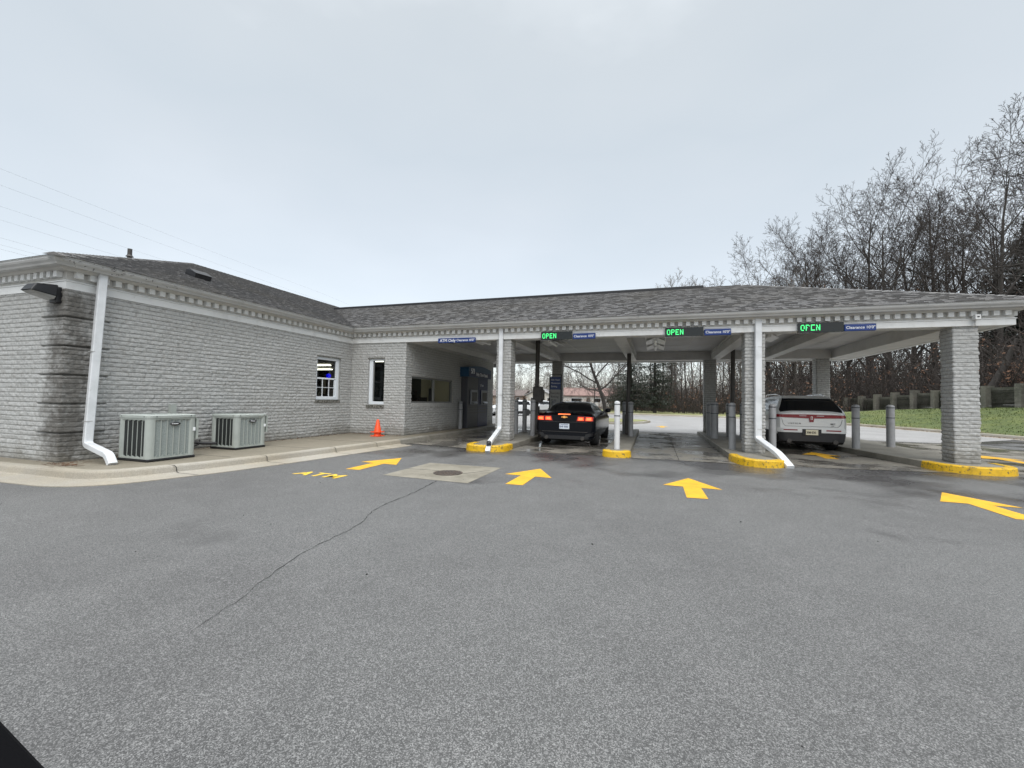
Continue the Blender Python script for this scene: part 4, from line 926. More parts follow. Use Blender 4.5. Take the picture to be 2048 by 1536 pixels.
# ------------------------------------------------------------------ air conditioners
def condenser(x, y, sx, sy, h, label):
    t = thing("air_conditioner", (x, y, 0.153), label, "air conditioner", "air conditioners beside the left wall")
    mb = MB(); mb.box(-0.02 - sx / 2 + .02, sx / 2, -sy / 2, sy / 2, 0.0, 0.05); mb.build("base_pan", M_black, t, bevel=0.02)
    a, b = sx / 2, sy / 2; r = 0.16
    mb = MB(); mb.box(-a + .06, a - .06, -b + .06, b - .06, 0.05, h - 0.05); mb.build("coil", M_coil, t)
    # lid with fan opening
    mb = MB()
    def rr_(a_, b_, r_, n_=5):
        o_ = []
        for cx, cy, s0 in ((a_ - r_, b_ - r_, 0), (-a_ + r_, b_ - r_, 90), (-a_ + r_, -b_ + r_, 180), (a_ - r_, -b_ + r_, 270)):
            for k in range(n_ + 1): an = R(s0 + 90 * k / n_); o_.append((cx + r_ * math.cos(an), cy + r_ * math.sin(an)))
        return o_
    op = rr_(a + .01, b + .01, 0.08); n_ = len(op)
    inn = [(0.31 * math.cos(math.atan2(q[1], q[0])), 0.31 * math.sin(math.atan2(q[1], q[0]))) for q in op]
    v = [(p[0], p[1], h - 0.055) for p in op] + [(p[0], p[1], h - 0.012) for p in op] + [(p[0] * .96, p[1] * .96, h) for p in op] + [(p[0], p[1], h + 0.008) for p in inn] + [(p[0], p[1], h - 0.05) for p in inn]
    mb.add(v, [(j * n_ + i, j * n_ + (i + 1) % n_, (j + 1) * n_ + (i + 1) % n_, (j + 1) * n_ + i) for j in range(4) for i in range(n_)]); lid = mb.build("lid", M_green_grey, t)
    mb = MB()
    for k in range(1, 9): mb.tube([(k * 0.035 * math.cos(q), k * 0.035 * math.sin(q), h - 0.004) for q in [2 * math.pi * i / 20 for i in range(21)]], 0.003, 4, cap=False)
    for k in range(6): q = k * math.pi / 3; mb.tube([(0, 0, h), (0.31 * math.cos(q), 0.31 * math.sin(q), h)], 0.004, 4)
    mb.build("fan_grille", M_green_grey, t)
    mb = MB(); mb.lathe([(0.001, h - .12), (0.30, h - .12), (0.30, h - .115), (0.001, h - .115)], sides=20); mb.build("fan_well", M_black, t)
    # rounded corner posts
    for cx, cy, s0 in ((a, b, 0), (-a, b, 90), (-a, -b, 180), (a, -b, 270)):
        sx_ = 1 if cx > 0 else -1; sy_ = 1 if cy > 0 else -1; mb = MB(); pts = []
        for k in range(7): an = R(s0 + 90 * k / 6); pts.append((cx - sx_ * 0.075 + 0.075 * math.cos(an), cy - sy_ * 0.075 + 0.075 * math.sin(an)))
        ext = [(pts[0][0] + (0 if s0 in (0, 180) else -0.0), pts[0][1])]
        f0 = (pts[0][0] if s0 in (0, 180) else pts[0][0] + (0.03 if s0 == 90 else -0.03), pts[0][1] - (0.03 if s0 == 0 else (-0.03 if s0 == 180 else 0)))
        if s0 == 90: f0 = (pts[0][0] + 0.03, pts[0][1])
        if s0 == 270: f0 = (pts[0][0] - 0.03, pts[0][1])
        l0 = {0: (pts[-1][0] - 0.03, pts[-1][1]), 90: (pts[-1][0], pts[-1][1] - 0.03), 180: (pts[-1][0] + 0.03, pts[-1][1]), 270: (pts[-1][0], pts[-1][1] + 0.03)}[s0]
        ring = [f0] + pts + [l0]; m_ = len(ring)
        inr = [(p[0] * 0.90, p[1] * 0.90) for p in ring][::-1]
        mb.prism(ring + inr, 0.05, h - 0.053); mb.build("corner_panel", M_green_grey, t)
    # louvres: vertical raised fins on the four sides, with backing mesh
    for side in ('front', 'right', 'left', 'back'):
        mb = MB(); mb2 = MB(); n2 = 5 if side in ('front', 'back') else 6
        span = (sx if side in ('front', 'back') else sy) - 0.20; wv = span / n2
        for i in range(n2):
            u0 = -span / 2 + i * wv; u1 = u0 + wv; d0, d1 = 0.010, (0.018 if side in ('front', 'left') else 0.034)
            if side == 'front': P = lambda u, d, z: (u, -b - 0.0 + 0.045 - d, z)
            elif side == 'back': P = lambda u, d, z: (-u, b - 0.045 + d, z)
            elif side == 'right': P = lambda u, d, z: (a - 0.045 + d, u, z)
            else: P = lambda u, d, z: (-a + 0.045 - d, -u, z)
            zb, zt = 0.08, h - 0.09
            mb2.quad(P(u0 + 0.012, d0, zb + .02), P(u1, d0 + 0.012, zb), P(u1, d0 + 0.012, zt), P(u0 + 0.012, d0, zt - 0.02))
            mb.add([P(u0, 0, zb - .02), P(u0, d1, zb), P(u0 + 0.014, d1, zb), P(u0 + 0.014, 0, zb - .02), P(u0, 0, zt + .02), P(u0, d1, zt), P(u0 + 0.014, d1, zt), P(u0 + 0.014, 0, zt + .02)],
                   [(0, 1, 5, 4), (1, 2, 6, 5), (2, 3, 7, 6), (0, 3, 2, 1), (4, 5, 6, 7)])
            mb.add([P(u0, d1, zb), P(u1, 0.008, zb + 0.06), P(u1, 0.008, zb - 0.03), P(u0, 0.0, zb - 0.03)], [(0, 1, 2, 3)])
            mb.add([P(u0, d1, zt), P(u1, 0.008, zt - 0.06), P(u1, 0.008, zt + 0.03), P(u0, 0.0, zt + 0.03)], [(0, 1, 2, 3)])
        e = span / 2
        if side == 'front': mb.box(-e - .02, e + .02, -b + .003, -b + 0.06, 0.05, 0.075); mb.box(-e - .02, e + .02, -b + .003, -b + 0.06, h - .085, h - .055); mb.box(e, e + .03, -b + .003, -b + .05, .05, h - .055)
        if side == 'right': mb.box(a - .06, a - .003, -e - .02, e + .02, 0.05, 0.075); mb.box(a - .06, a - .003, -e - .02, e + .02, h - .085, h - .055); mb.box(a - .05, a - .003, e, e + .03, .05, h - .055)
        mb.build("louvre_panel", M_green_grey, t)
        mb2.build("coil_guard", M_coil if side in ('front', 'left') else M_coil2, t)
    mb = MB(); Mx = Matrix.Translation((a + 0.012, 0.02, h * 0.80)); mb.lathe([(0.001, 0), (0.034, 0.0), (0.034, 0.012), (0.001, 0.012)], c=(0, 0, 0), sides=20, axis='x')
    mb.v = [(p[0] + a + 0.0, p[1] * 2.6 + 0.02, p[2] + h * 0.80) for p in mb.v]; bd = mb.build("badge", M_black, t)
    mb = MB(); mb.box(a + .0125, a + .015, -0.045, 0.07, h * .80 - .006, h * .80 + .006); mb.lathe([(0.001, 0.012), (0.014, 0.012), (0.014, 0.015), (0.001, 0.015)], c=(a, -0.03, h * .80), sides=12, axis='x'); mb.build("badge_mark", M_signw, bd)
    # screws
    mb = MB()
    for u in (-0.3, 0.3): mb.box(u - .008, u + .008, -b - .014, -b - .009, h - .035, h - .02); mb.box(a + .009, a + .014, u - .008, u + .008, h - .035, h - .02)
    mb.build("screw", M_black, t)
    # service valve cover at the back right
    mb = MB(); mb.box(a - .25, a - .02, b + .008, b + .05, 0.35, 0.75); mb.build("service_cover", M_green_grey, t)
    mb = MB(); mb.box(a - 0.02, a + .01, b - .0 - .07, b - .03, h * .62, h * .70); mb.build("rating_label", M_signw, t)
    return t
ac1 = condenser(-8.86, 5.62, 0.82, 0.84, 0.83, "nearer green-grey air conditioner next to the corner downspout")
ac2 = condenser(-9.13, 7.50, 0.78, 0.78, 0.78, "farther green-grey air conditioner beside the middle of the left wall")
mb = MB(); mb.tube([(-9.2, 6.04, 0.40), (-9.3, 6.2, 0.22), (-9.42, 6.5, 0.20), (-9.5, 6.85, 0.27), (-9.75, 7.05, 0.35)], 0.014, 8); mb.tube([(-9.3, 7.1, 0.28), (-9.45, 6.9, 0.29), (-9.78, 6.8, 0.32)], 0.032, 8); mb.tube([(-9.2, 6.05, 0.30), (-9.35, 6.4, 0.175), (-9.6, 6.7, 0.18), (-9.78, 6.9, 0.25)], 0.022, 8)
tag(mb.build("refrigerant_hose", M_black), "black insulated hoses running from the air conditioners into the wall", "hose")
mb = MB(); mb.box(-9.755, -9.67, 6.35, 6.47, 0.95, 1.15); tag(mb.build("disconnect_box", M_green_grey), "small electrical box on the wall between the air conditioners", "electrical box")

# ------------------------------------------------------------------ traffic cones (two stacked)
def cone(z, label):
    t = thing("traffic_cone", (-8.22, 11.5, z), label, "traffic cone")
    mb = MB(); mb.box(-0.155, 0.155, -0.155, 0.155, 0, 0.03); mb.build("base", M_orange, t, bevel=0.012)
    mb = MB(); mb.lathe([(0.115, 0.03), (0.108, 0.05), (0.036, 0.40), (0.03, 0.405)], sides=24); mb.build("cone_body", M_orange, t)
cone(0.153, "lower orange traffic cone standing on the sidewalk"); cone(0.275, "upper orange traffic cone stacked on another")

# ------------------------------------------------------------------ bollards and poles
def bollard(x, y, h, r, mat, label, z=0.15, bands=True):
    t = thing("bollard", (x, y, z), label, "bollard", "bollards along the drive lanes")
    mb = MB(); mb.lathe([(r, 0), (r, h - r * 0.6), (r * 0.95, h - r * 0.3), (r * 0.75, h - 0.02), (r * 0.4, h), (0.001, h)], sides=20); mb.build("sleeve", mat, t)
    for k, f in enumerate((0.93, 0.69)):
        mb = MB(); mb.lathe([(r + 0.0015, h * f - 0.011), (r + 0.004, h * f - 0.011), (r + 0.004, h * f + 0.011), (r + 0.0015, h * f + 0.011)], sides=20); mb.build("band", M_band, t)
    return t
bollard(-0.92, 11.47, 1.24, 0.072, M_bolw, "pale bollard on the yellow nose of the narrow island")
bollard(-4.72, 14.72, 1.24, 0.085, M_bol, "grey bollard just behind the left front pillar")
bollard(-4.70, 15.75, 1.25, 0.085, M_bol, "dark grey bollard between the left pillar and the thick pole with a box")
bollard(-3.93, 14.15, 1.24, 0.085, M_bol, "grey bollard at the black car's left tail lamp")
bollard(-3.95, 17.4, 1.24, 0.085, M_bol, "far grey bollard past the box on the pole")
bollard(-1.22 + .12, 17.11, 1.22, 0.08, M_bol, "dark bollard to the left of the pole on the narrow island")
bollard(-0.80, 15.84, 1.23, 0.085, M_bol, "dark bollard to the right of the pole on the narrow island")
bollard(1.98, 12.86, 1.25, 0.085, M_bol, "light grey bollard left of the middle front pillar")
bollard(2.92, 12.82, 1.24, 0.085, M_bol, "light grey bollard at the silver car's left rear corner")
bollard(1.98, 17.92, 1.24, 0.11, M_bol, "dark bollard hard against the rear pillar")
bollard(1.98, 16.52, 1.26, 0.13, M_bol, "widest dark bollard in front of the rear pillar")
bollard(2.62, 17.83, 1.24, 0.085, M_bol, "dark bollard partly behind the light grey one, by the third pole")
bollard(2.88, 16.63, 1.24, 0.085, M_bol, "dark bollard beside the silver car's front wheel")
bollard(5.50, 14.91, 1.26, 0.095, M_bol, "grey bollard just right of the silver car")
bollard(6.80, 16.05, 1.27, 0.105, M_bol, "lone grey bollard between the silver car and the right pillar")
bollard(5.75, 19.0, 1.26, 0.095, M_bol, "grey bollard half hidden by the silver car's rear window")
bollard(-7.5, 16.0, 1.12, 0.085, M_bol, "grey bollard left of the cash machine", z=0.152)
bollard(-7.5, 18.75, 1.12, 0.085, M_bol, "dark bollard right of the cash machine", z=0.152)
def pole(x, y, zt, label, box=False, r=0.075):
    t = thing("canopy_pole", (x, y, 0.15), label, "pole", "square steel poles from island to canopy")
    mb = MB(); mb.tube([(0, 0, 0), (0.0, 0, 1.1), (0.02, 0, 2.0), (0.03, 0, zt - 0.15)], r, 12); mb.build("pipe", M_dkmetal, t)
    mb = MB(); mb.box(-0.11, 0.11, -0.10, 0.10, 0.01, 0.75 if not box else 1.0); mb.build("pole_cover", M_dkmetal, t, bevel=0.02)
    if box:
        mb = MB(); mb.box(-0.10, 0.22, -0.16, 0.16, 1.13, 1.70); mb.box(0.03, 0.28, -0.13, 0.13, 1.22, 1.6); mb.build("teller_box", M_dkmetal, t, bevel=0.035)
pole(-4.02, 14.9, 3.52, "dark pole carrying a teller box beside the black car", box=True)
pole(-0.95, 16.7, 3.18, "dark pole on the narrow island")
pole(2.60, 16.9, 3.52, "dark pole behind the middle island's light grey bollard", r=0.07)

# ------------------------------------------------------------------ signs on the canopy
GLY = {'O': ["01110", "10001", "10001", "10001", "10001", "10001", "01110"], 'P': ["11110", "10001", "10001", "11110", "10000", "10000", "10000"],
       'E': ["11111", "10000", "10000", "11110", "10000", "10000", "11111"], 'N': ["10001", "11001", "11001", "10101", "10011", "10011", "10001"]}
def led_sign(x, w_, zc, h, label, broken=False):
    t = thing("led_sign", (x, YC - 0.02 - 0.11, zc), label, "sign", "green lettered open signs over the lanes")
    mb = MB(); mb.box(0, w_, -0.01, 0.09, -h / 2, h / 2); cs = mb.build("housing", M_led, t, bevel=0.006)
    p = h * 0.60 / 7; xo = h * 0.20; px = p * 0.80
    for gi, ch in enumerate("OPEN"):
        mb = MB(); mb2 = MB()
        for r_i, row in enumerate(GLY[ch]):
            for c_i, b_ in enumerate(row):
                if b_ != '1': continue
                dead = broken and ((ch == 'P' and (r_i == 3 and c_i > 1 or (c_i == 4 and r_i == 2))) or (ch == 'E' and r_i == 3 and c_i > 0) or (ch == 'O' and c_i == 4 and r_i == 5) or (ch == 'N' and r_i == 2 and c_i == 0))
                X = xo + (gi * 6.6 + c_i) * px; Zz = (3 - r_i) * p
                q = (X, X + px * .98, Zz - p * .5, Zz + p * .5)
                (mb2 if dead else mb).box(q[0], q[1], -0.014, -0.0105, q[2], q[3])
        mb.build("lit_letter", M_ledg, t)
led_sign(-3.12, 0.90, 3.215, 0.235, "OPEN sign over the black car's lane")
led_sign(0.25, 0.93, 3.215, 0.235, "OPEN sign over the empty lane")
led_sign(3.28, 0.92, 3.225, 0.235, "OPEN sign with dead segments over the silver car's lane", broken=True)
def clr_sign(x, w_, zc, h, label, words):
    t = thing("clearance_sign", (x, YC - 0.02 - 0.11, zc), label, "sign", "navy clearance signs over the lanes")
    mb = MB(); mb.box(0, w_, 0.0, 0.07, -h / 2, h / 2); mb.build("panel", M_blue, t, bevel=0.015)
    for (s_, xs_, sz, b_) in words: text(s_, sz, t, "lettering", M_signw, face_front(xs_, -0.003, -sz * 0.34), depth=0.002, bold=b_)
clr_sign(-2.20, 0.63, 3.185, 0.165, "clearance sign right of the first OPEN sign", [("Clearance 10'0\"", 0.03, 0.089, 0.0006)])
clr_sign(1.20, 0.62, 3.19, 0.165, "clearance sign right of the second OPEN sign", [("Clearance 10'0\"", 0.03, 0.089, 0.0006)])
clr_sign(4.215, 0.62, 3.20, 0.165, "clearance sign right of the third OPEN sign", [("Clearance 10'0\"", 0.03, 0.089, 0.0006)])
clr_sign(-6.44, 1.26, 3.17, 0.15, "navy sign over the first lane lettered ATM Only", [("ATM Only", 0.07, 0.125, 0.0015), ("Clearance 10'0\"", 0.64, 0.094, 0.0008)])
# little camera box at the right pillar
sc = thing("security_camera", (6.62, YC - 0.06, 3.34), "small white camera box above the right pillar", "camera")
mb = MB(); mb.box(-0.05, 0.05, -0.13, 0.0, -0.05, 0.06); mb.build("camera_box", M_trim, sc, bevel=0.01)
mb = MB(); mb.box(-0.02, 0.018, -0.136, -0.1305, -0.008, 0.018); mb.build("lens", M_black, sc)
mb = MB(); mb.tube([(-0.01, -0.03, -0.05), (-0.01, -0.05, -0.17)], 0.014, 8); mb.build("conduit", M_gut, sc)

# ceiling lights: troffers with spread reflector wings
M_fix = pm("fixture_enamel", (0.80, 0.79, 0.76), 0.35)
M_tube = pm("unlit_tube", (0.85, 0.85, 0.83), 0.3)
def fixture(x, y, label, lx=0.66, ly=1.35):
    t = thing("ceiling_light", (x, y, 3.50), label, "ceiling light", "strip lights under the canopy")
    mb = MB(); mb.box(-lx / 2, lx / 2, -ly / 2, ly / 2, -0.006, 0.01); mb.build("tray", M_fix, t)
    for s_ in (-1, 1):
        mb = MB(); mb.add([(s_ * 0.07, -ly / 2 + .05, -0.012), (s_ * 0.07, ly / 2 - .05, -0.012), (s_ * (lx / 2 - .02), ly / 2 - 0.02, -0.085), (s_ * (lx / 2 - .02), -ly / 2 + 0.3, -0.085), (s_ * 0.07, -ly / 2 + .05, -0.007), (s_ * 0.07, ly / 2 - .05, -0.007), (s_ * (lx / 2 - .02), ly / 2 - 0.02, -0.078), (s_ * (lx / 2 - .02), -ly / 2 + 0.3, -0.078)],
                          [(0, 3, 2, 1), (4, 5, 6, 7), (0, 1, 5, 4), (2, 3, 7, 6), (0, 4, 7, 3), (1, 2, 6, 5)]); mb.build("reflector", M_fix, t)
    mb = MB(); mb.tube([(0, -ly / 2 + .06, -0.05), (0, ly / 2 - .06, -0.05)], 0.055, 12); mb.build("tube", M_tube, t)
fixture(0.02, 15.55, "nearer strip light on the ceiling of the empty lane"); fixture(0.02, 17.2, "farther strip light on the ceiling of the empty lane")
fixture(-3.55, 15.3, "strip light on the ceiling above the black car"); fixture(-5.9, 14.4, "nearer strip light in the cash machine lane"); fixture(-5.9, 17.2, "farther strip light in the cash machine lane")
fixture(3.3, 15.4, "strip light on the ceiling above the silver car")

# ------------------------------------------------------------------ cash machine on the lane wall
atm = thing("cash_machine", (XA + 0.02, 16.3, 0.153), "blue and grey cash machine surround set against the shaded lane wall", "cash machine")
mb = MB(); mb.box(0, 0.30, 0, 1.12, 0, 2.22); mb.build("grey_panel", M_atmg, atm, bevel=0.01)
mb = MB(); mb.box(0, 0.302, 1.125, 2.25, 0, 2.22); mb.build("blue_panel", M_atmb, atm, bevel=0.01)
mb = MB(); v = []; n_ = 14
for k in range(n_ + 1):
    y = -0.12 + 2.5 * k / n_; v.append((y, 2.52 + 0.10 * math.sin(math.pi * k / n_)))
ring = [(y, z) for y, z in v] + [(2.38, 2.14), (-0.12, 2.14)]
vv = [(0.0, y, z) for y, z in ring] + [(0.40, y, z) for y, z in ring]; m_ = len(ring)
mb.add(vv, [tuple(range(m_)), tuple(range(m_, 2 * m_))[::-1]] + [(i, (i + 1) % m_, m_ + (i + 1) % m_, m_ + i) for i in range(m_)]); hd = mb.build("header", M_atmt, atm, bevel=0.012)
mb = MB(); mb.box(0.401, 0.408, -0.1, 2.36, 2.15, 2.36); mb.build("header_band", M_atmb, hd)
text("Fifth Third Bank", 0.20, hd, "lettering", M_signw, face_right(0.410, 0.62, 2.20), depth=0.002, bold=0.002)
text("5/3", 0.30, hd, "lettering", M_signw, face_right(0.4005, 0.08, 2.28), depth=0.012, bold=0.006)
for y0 in (0.25, 1.40):
    mb = MB(); mb.box(0.303, 0.36, y0, y0 + 0.70, 0.98, 1.60); fa = mb.build("machine_fascia", M_atms, atm, bevel=0.02)
    mb = MB(); mb.box(0.3605, 0.366, y0 + .08, y0 + .60, 1.12, 1.50); mb.build("screen", M_black, fa)
    mb = MB(); mb.add([(0.367, y0 + .1, 1.10), (0.367, y0 + .58, 1.10), (0.44, y0 + .55, 1.04), (0.44, y0 + .14, 1.04)], [(0, 1, 2, 3)]); mb.box(0.361, 0.42, y0 + .12, y0 + .56, 1.0, 1.035); mb.build("keypad_shelf", M_atms, fa)
for z in (0.62, 0.74, 0.86):
    mb = MB(); mb.box(0.3035, 0.309, 0.02, 2.22, z, z + 0.02); mb.build("trim_line", M_black, atm)
text("5/3 Bank", 0.12, atm, "lettering", M_signw, face_right(0.304, 1.3, 1.78), depth=0.001)

# ------------------------------------------------------------------ drive-up information sign
st = thing("banner_sign", (-4.02, 18.0, 0.15), "tall narrow blue and grey banner sign beside the rear pillar", "sign"); st.scale = (1.06, 1, 1.05)
mb = MB()
for x in (-0.235, 0.235): mb.box(x - 0.02, x + 0.02, -0.02, 0.02, 0, 2.22)
mb.box(-0.215, 0.215, -0.019, 0.019, 2.19, 2.218); mb.build("frame", M_black, st)
mb = MB(); mb.box(-0.21, 0.21, -0.012, 0.012, 1.60, 2.12); mb.build("blue_panel", M_blue, st)
mb = MB(); mb.box(-0.21, 0.21, -0.011, 0.011, 0.25, 1.60); lo = mb.build("grey_panel", pm("banner_grey", (0.40, 0.40, 0.39), 0.6), st)
for i, s_ in enumerate(("Fifth Third", "Momentum", "Banking")): text(s_, 0.10, st, "lettering", M_signw, face_front(-0.18, -0.0135, 1.96 - i * 0.13), depth=0.001, hscale=0.8)
for i, s_ in enumerate(("Everyday", "Banking", "Made", "Better")): text(s_, 0.125, lo, "lettering", M_black, face_front(-0.18, -0.0125, 1.42 - i * 0.145), depth=0.001, hscale=0.8)
mb = MB(); mb.add([(0.0, -0.0125, 0.30), (0.208, -0.0125, 0.30), (0.208, -0.0125, 0.90), (0.05, -0.0125, 0.72)], [(0, 1, 2, 3)]); mb.build("green_patch", pm("banner_green", (0.03, 0.13, 0.035), 0.6), lo)
mb = MB(); mb.add([(-0.208, -0.0125, 0.30), (-0.01, -0.0125, 0.30), (-0.05, -0.0125, 0.62), (-0.208, -0.0125, 0.70)], [(0, 1, 2, 3)]); mb.build("yellow_patch", pm("banner_yellow", (0.55, 0.42, 0.06), 0.6), lo)
# ------------------------------------------------------------------ cars
def cr_interp(xs, ys, x):
    n = len(xs)
    if x <= xs[0]: return ys[0]
    if x >= xs[-1]: return ys[-1]
    i = max(j for j in range(n - 1) if xs[j] <= x)
    h = xs[i + 1] - xs[i]; t = (x - xs[i]) / h
    def sl(j):
        if j == 0: return (ys[1] - ys[0]) / (xs[1] - xs[0])
        if j == n - 1: return (ys[-1] - ys[-2]) / (xs[-1] - xs[-2])
        a = (ys[j] - ys[j - 1]) / (xs[j] - xs[j - 1]); b = (ys[j + 1] - ys[j]) / (xs[j + 1] - xs[j])
        return 0 if a * b <= 0 else 2 * a * b / (a + b)
    m0, m1 = sl(i) * h, sl(i + 1) * h
    return (2 * t ** 3 - 3 * t ** 2 + 1) * ys[i] + (t ** 3 - 2 * t ** 2 + t) * m0 + (-2 * t ** 3 + 3 * t ** 2) * ys[i + 1] + (t ** 3 - t ** 2) * m1
def car_shell(root, length, wprof, zprof, zbot, taper, paint, glassm, belt, regions, rear_taper=0.14, front_taper=0.35):
    """one continuous shell of rings along y; faces sorted by region become parts of their own"""
    ys = sorted(set([0, .01, .03, .06, .1, .15, .2] + [length * k / 70 for k in range(4, 68)] + [length - d for d in (0, .02, .06, .12, .2, .3)]))
    NS, NT = 16, 7; rings = []
    for y in ys:
        zt = cr_interp(*zprof, y); zb = cr_interp(*zbot, y)
        tp = 1 - rear_taper * max(0, 1 - y / .2) ** 2 - front_taper * max(0, 1 - (length - y) / .7) ** 2.4
        half = [(0, zb)]
        wtop = None
        for k in range(NS):
            t = k / (NS - 1); z = zb + (zt - 0.035 - zb) * t; w_ = cr_interp(*wprof, z) * tp
            if k == 0: half.append((w_ * .8, zb))
            # round the shoulder where the shell closes over the top
            r_ = max(0, (t - .90) / .10); w_ *= 1 - .05 * r_ * r_; half.append((w_, z))
        wt = half[-1][0]
        for k in range(1, NT + 1):
            t = k / NT; half.append((wt * (1 - t) , zt - 0.035 + 0.035 * math.sin(min(1, t * 2.4) * math.pi / 2) + 0.012 * t))
        ring = [(x, y, z) for x, z in half] + [(-x, y, z) for x, z in half[1:-1]][::-1]
        rings.append(ring)
    n = len(rings[0]); V = [p for r in rings for p in r]; groups = {}
    for i in range(len(rings) - 1):
        for k in range(n):
            f = (i * n + k, i * n + (k + 1) % n, (i + 1) * n + (k + 1) % n, (i + 1) * n + k)
            c = [sum(V[j][a] for j in f) / 4 for a in range(3)]
            kk = k if k < n / 2 else n - 1 - k
            groups.setdefault(regions(c, kk >= NS + 1), []).append(f)
    groups.setdefault('body', []).append(tuple(range(n))[::-1]); groups['body'].append(tuple(range((len(rings) - 1) * n, len(rings) * n)))
    objs = {}
    for nm, fs in groups.items():
        used = sorted(set(j for f in fs for j in f)); mp_2 = {j: i for i, j in enumerate(used)}
        mb = MB(); mb.add([V[j] for j in used], [tuple(mp_2[j] for j in f) for f in fs], 0, True)
        if nm == 'body': mb.sm = [len(f) == 4 for f in mb.f]
        objs[nm] = mb.build(nm.split('|')[0], glassm if 'glass' in nm or 'window' in nm or 'windshield' in nm else (M_black if 'lower' in nm or 'trim' in nm else paint), root)
    return objs
def patch(name, quad, f, off, mat, parent, nx=10, nz=4, back=0.03):
    """quad corners (x,z) BL BR TR TL laid on the rear surface y=f(x,z), standing proud by off"""
    mb = MB(); vs = []
    for j in range(nz + 1):
        for i in range(nx + 1):
            a, b = i / nx, j / nz
            x = (quad[0][0] * (1 - a) + quad[1][0] * a) * (1 - b) + (quad[3][0] * (1 - a) + quad[2][0] * a) * b
            z = (quad[0][1] * (1 - a) + quad[1][1] * a) * (1 - b) + (quad[3][1] * (1 - a) + quad[2][1] * a) * b
            vs.append((x, f(x, z) - off, z))
    m_ = len(vs); vs += [(x, y + back, z) for x, y, z in vs]; W_ = nx + 1
    mb.add(vs[:m_], [(j * W_ + i, j * W_ + i + 1, (j + 1) * W_ + i + 1, (j + 1) * W_ + i) for j in range(nz) for i in range(nx)], 0, True)
    rim = [i for i in range(nx + 1)] + [j * W_ + nx for j in range(1, nz + 1)] + [nz * W_ + i for i in range(nx - 1, -1, -1)] + [j * W_ for j in range(nz - 1, 0, -1)]
    mb.add(vs, [(rim[k], rim[k] + m_, rim[(k + 1) % len(rim)] + m_, rim[(k + 1) % len(rim)]) for k in range(len(rim))])
    return mb.build(name, mat, parent)
def wheel(root, x, y, r, side, w_=0.24, spokes=5):
    mb = MB(); s_ = side
    mb.lathe([(r * .70, -w_ / 2), (r * .93, -w_ / 2), (r, -w_ / 2 + .03), (r, w_ / 2 - .03), (r * .93, w_ / 2), (r * .70, w_ / 2)], c=(x, y, r), sides=28, axis='x'); wh = mb.build("wheel", M_rubber, root)
    xo = x + s_ * (w_ / 2 - 0.02); mb = MB(); mb.lathe([(r * .68, -0.01), (r * .72, -0.01), (r * .72, 0.012), (r * .66, 0.014), (r * .66, -0.01)], c=(xo, y, r), sides=28, axis='x')
    mb.lathe([(0.001, -.01), (.06, -.01), (.05, .012), (.001, .014)], c=(xo, y, r), sides=14, axis='x')
    for k in range(spokes):
        for dd in (-.09, .09):
            a = 2 * math.pi * k / spokes + dd; a2 = 2 * math.pi * k / spokes + dd * 1.6
            mb.tube([(xo, y + .05 * math.cos(a), r + .05 * math.sin(a)), (xo, y + r * .68 * math.cos(a2), r + r * .68 * math.sin(a2))], .014, 6)
    mb.build("rim", M_alloy, wh)
M_cblack = pm("black_car_paint", (0.002, 0.003, 0.006), 0.18, spec=0.28)
M_silver = pm("silver_car_paint", (0.66, 0.67, 0.67), 0.35, metal=0.25, coat=0.5)
M_whitec = pm("white_car_paint", (0.70, 0.71, 0.72), 0.3, coat=0.6)
M_lampred = pm("tail_lamp_red", (0.22, 0.005, 0.014), 0.12, coat=0.8)
M_lampdk = pm("smoked_red_lens", (0.05, 0.003, 0.004), 0.1, coat=1.0, emit=((1.0, 0.02, 0.01), 0.12))
M_brake = pm("lit_brake_lamp", (0.9, 0.1, 0.03), 0.3, emit=((1.0, 0.03, 0.010), 0.8))
M_brakehot = pm("lit_brake_core", (1.0, 0.3, 0.1), 0.3, emit=((1.0, 0.11, 0.03), 1.25))
M_plate = pm("white_plate", (0.60, 0.66, 0.74), 0.4)
M_plateY = pm("cream_plate", (0.70, 0.66, 0.50), 0.4)
M_ink = pm("plate_ink", (0.02, 0.04, 0.12), 0.5)
M_ink2 = pm("plate_dark_ink", (0.03, 0.02, 0.01), 0.5)
M_gold = pm("gold_emblem_glow", (0.75, 0.42, 0.10), 0.3, metal=0.6, emit=((1.0, 0.35, 0.12), 0.35))  # emblem shine added as a faint glow; it is no lamp

# black coupe ------------------------------------------------------------
cm = thing("black_coupe", (-2.56, 12.75, 0.006), "black two door coupe with brake lamps lit, in the second lane", "car", rz=0.0); cm.scale = (.97, .97, .99)
cL = 4.8
cw = ([.15, .25, .45, .70, .88, .98, 1.05, 1.2, 1.36], [.76, .88, .935, .94, .92, .88, .78, .68, .56])
cz = ([0, .05, .12, .5, .75, 1.35, 1.9, 2.5, 3.1, 3.55, 4.3, 4.7, 4.8], [.93, .985, 1.0, 1.0, 1.03, 1.28, 1.345, 1.335, 1.12, .97, .88, .76, .66])
cb = ([0, .15, 3.9, 4.8], [.24, .17, .17, .26])
def creg(c, top):
    x, y, z = c
    if top and 0.62 < y < 1.62: return 'rear_window'
    if top and 2.62 < y < 3.45: return 'windshield'
    if (not top) and z > 1.04 and 1.15 < y < 3.1: return 'side_window|' + ('r' if x > 0 else 'l')
    return 'body'
car = car_shell(cm, cL, cw, cz, cb, None, M_cblack, M_cglass, 1.0, creg)
def cf(x, z):
    w_ = cr_interp(*cw, z); k = abs(x) / w_
    return 0.0 if k < .86 else .2 * (1 - math.sqrt(max(0, (1 - min(k, 1)) / .14)))
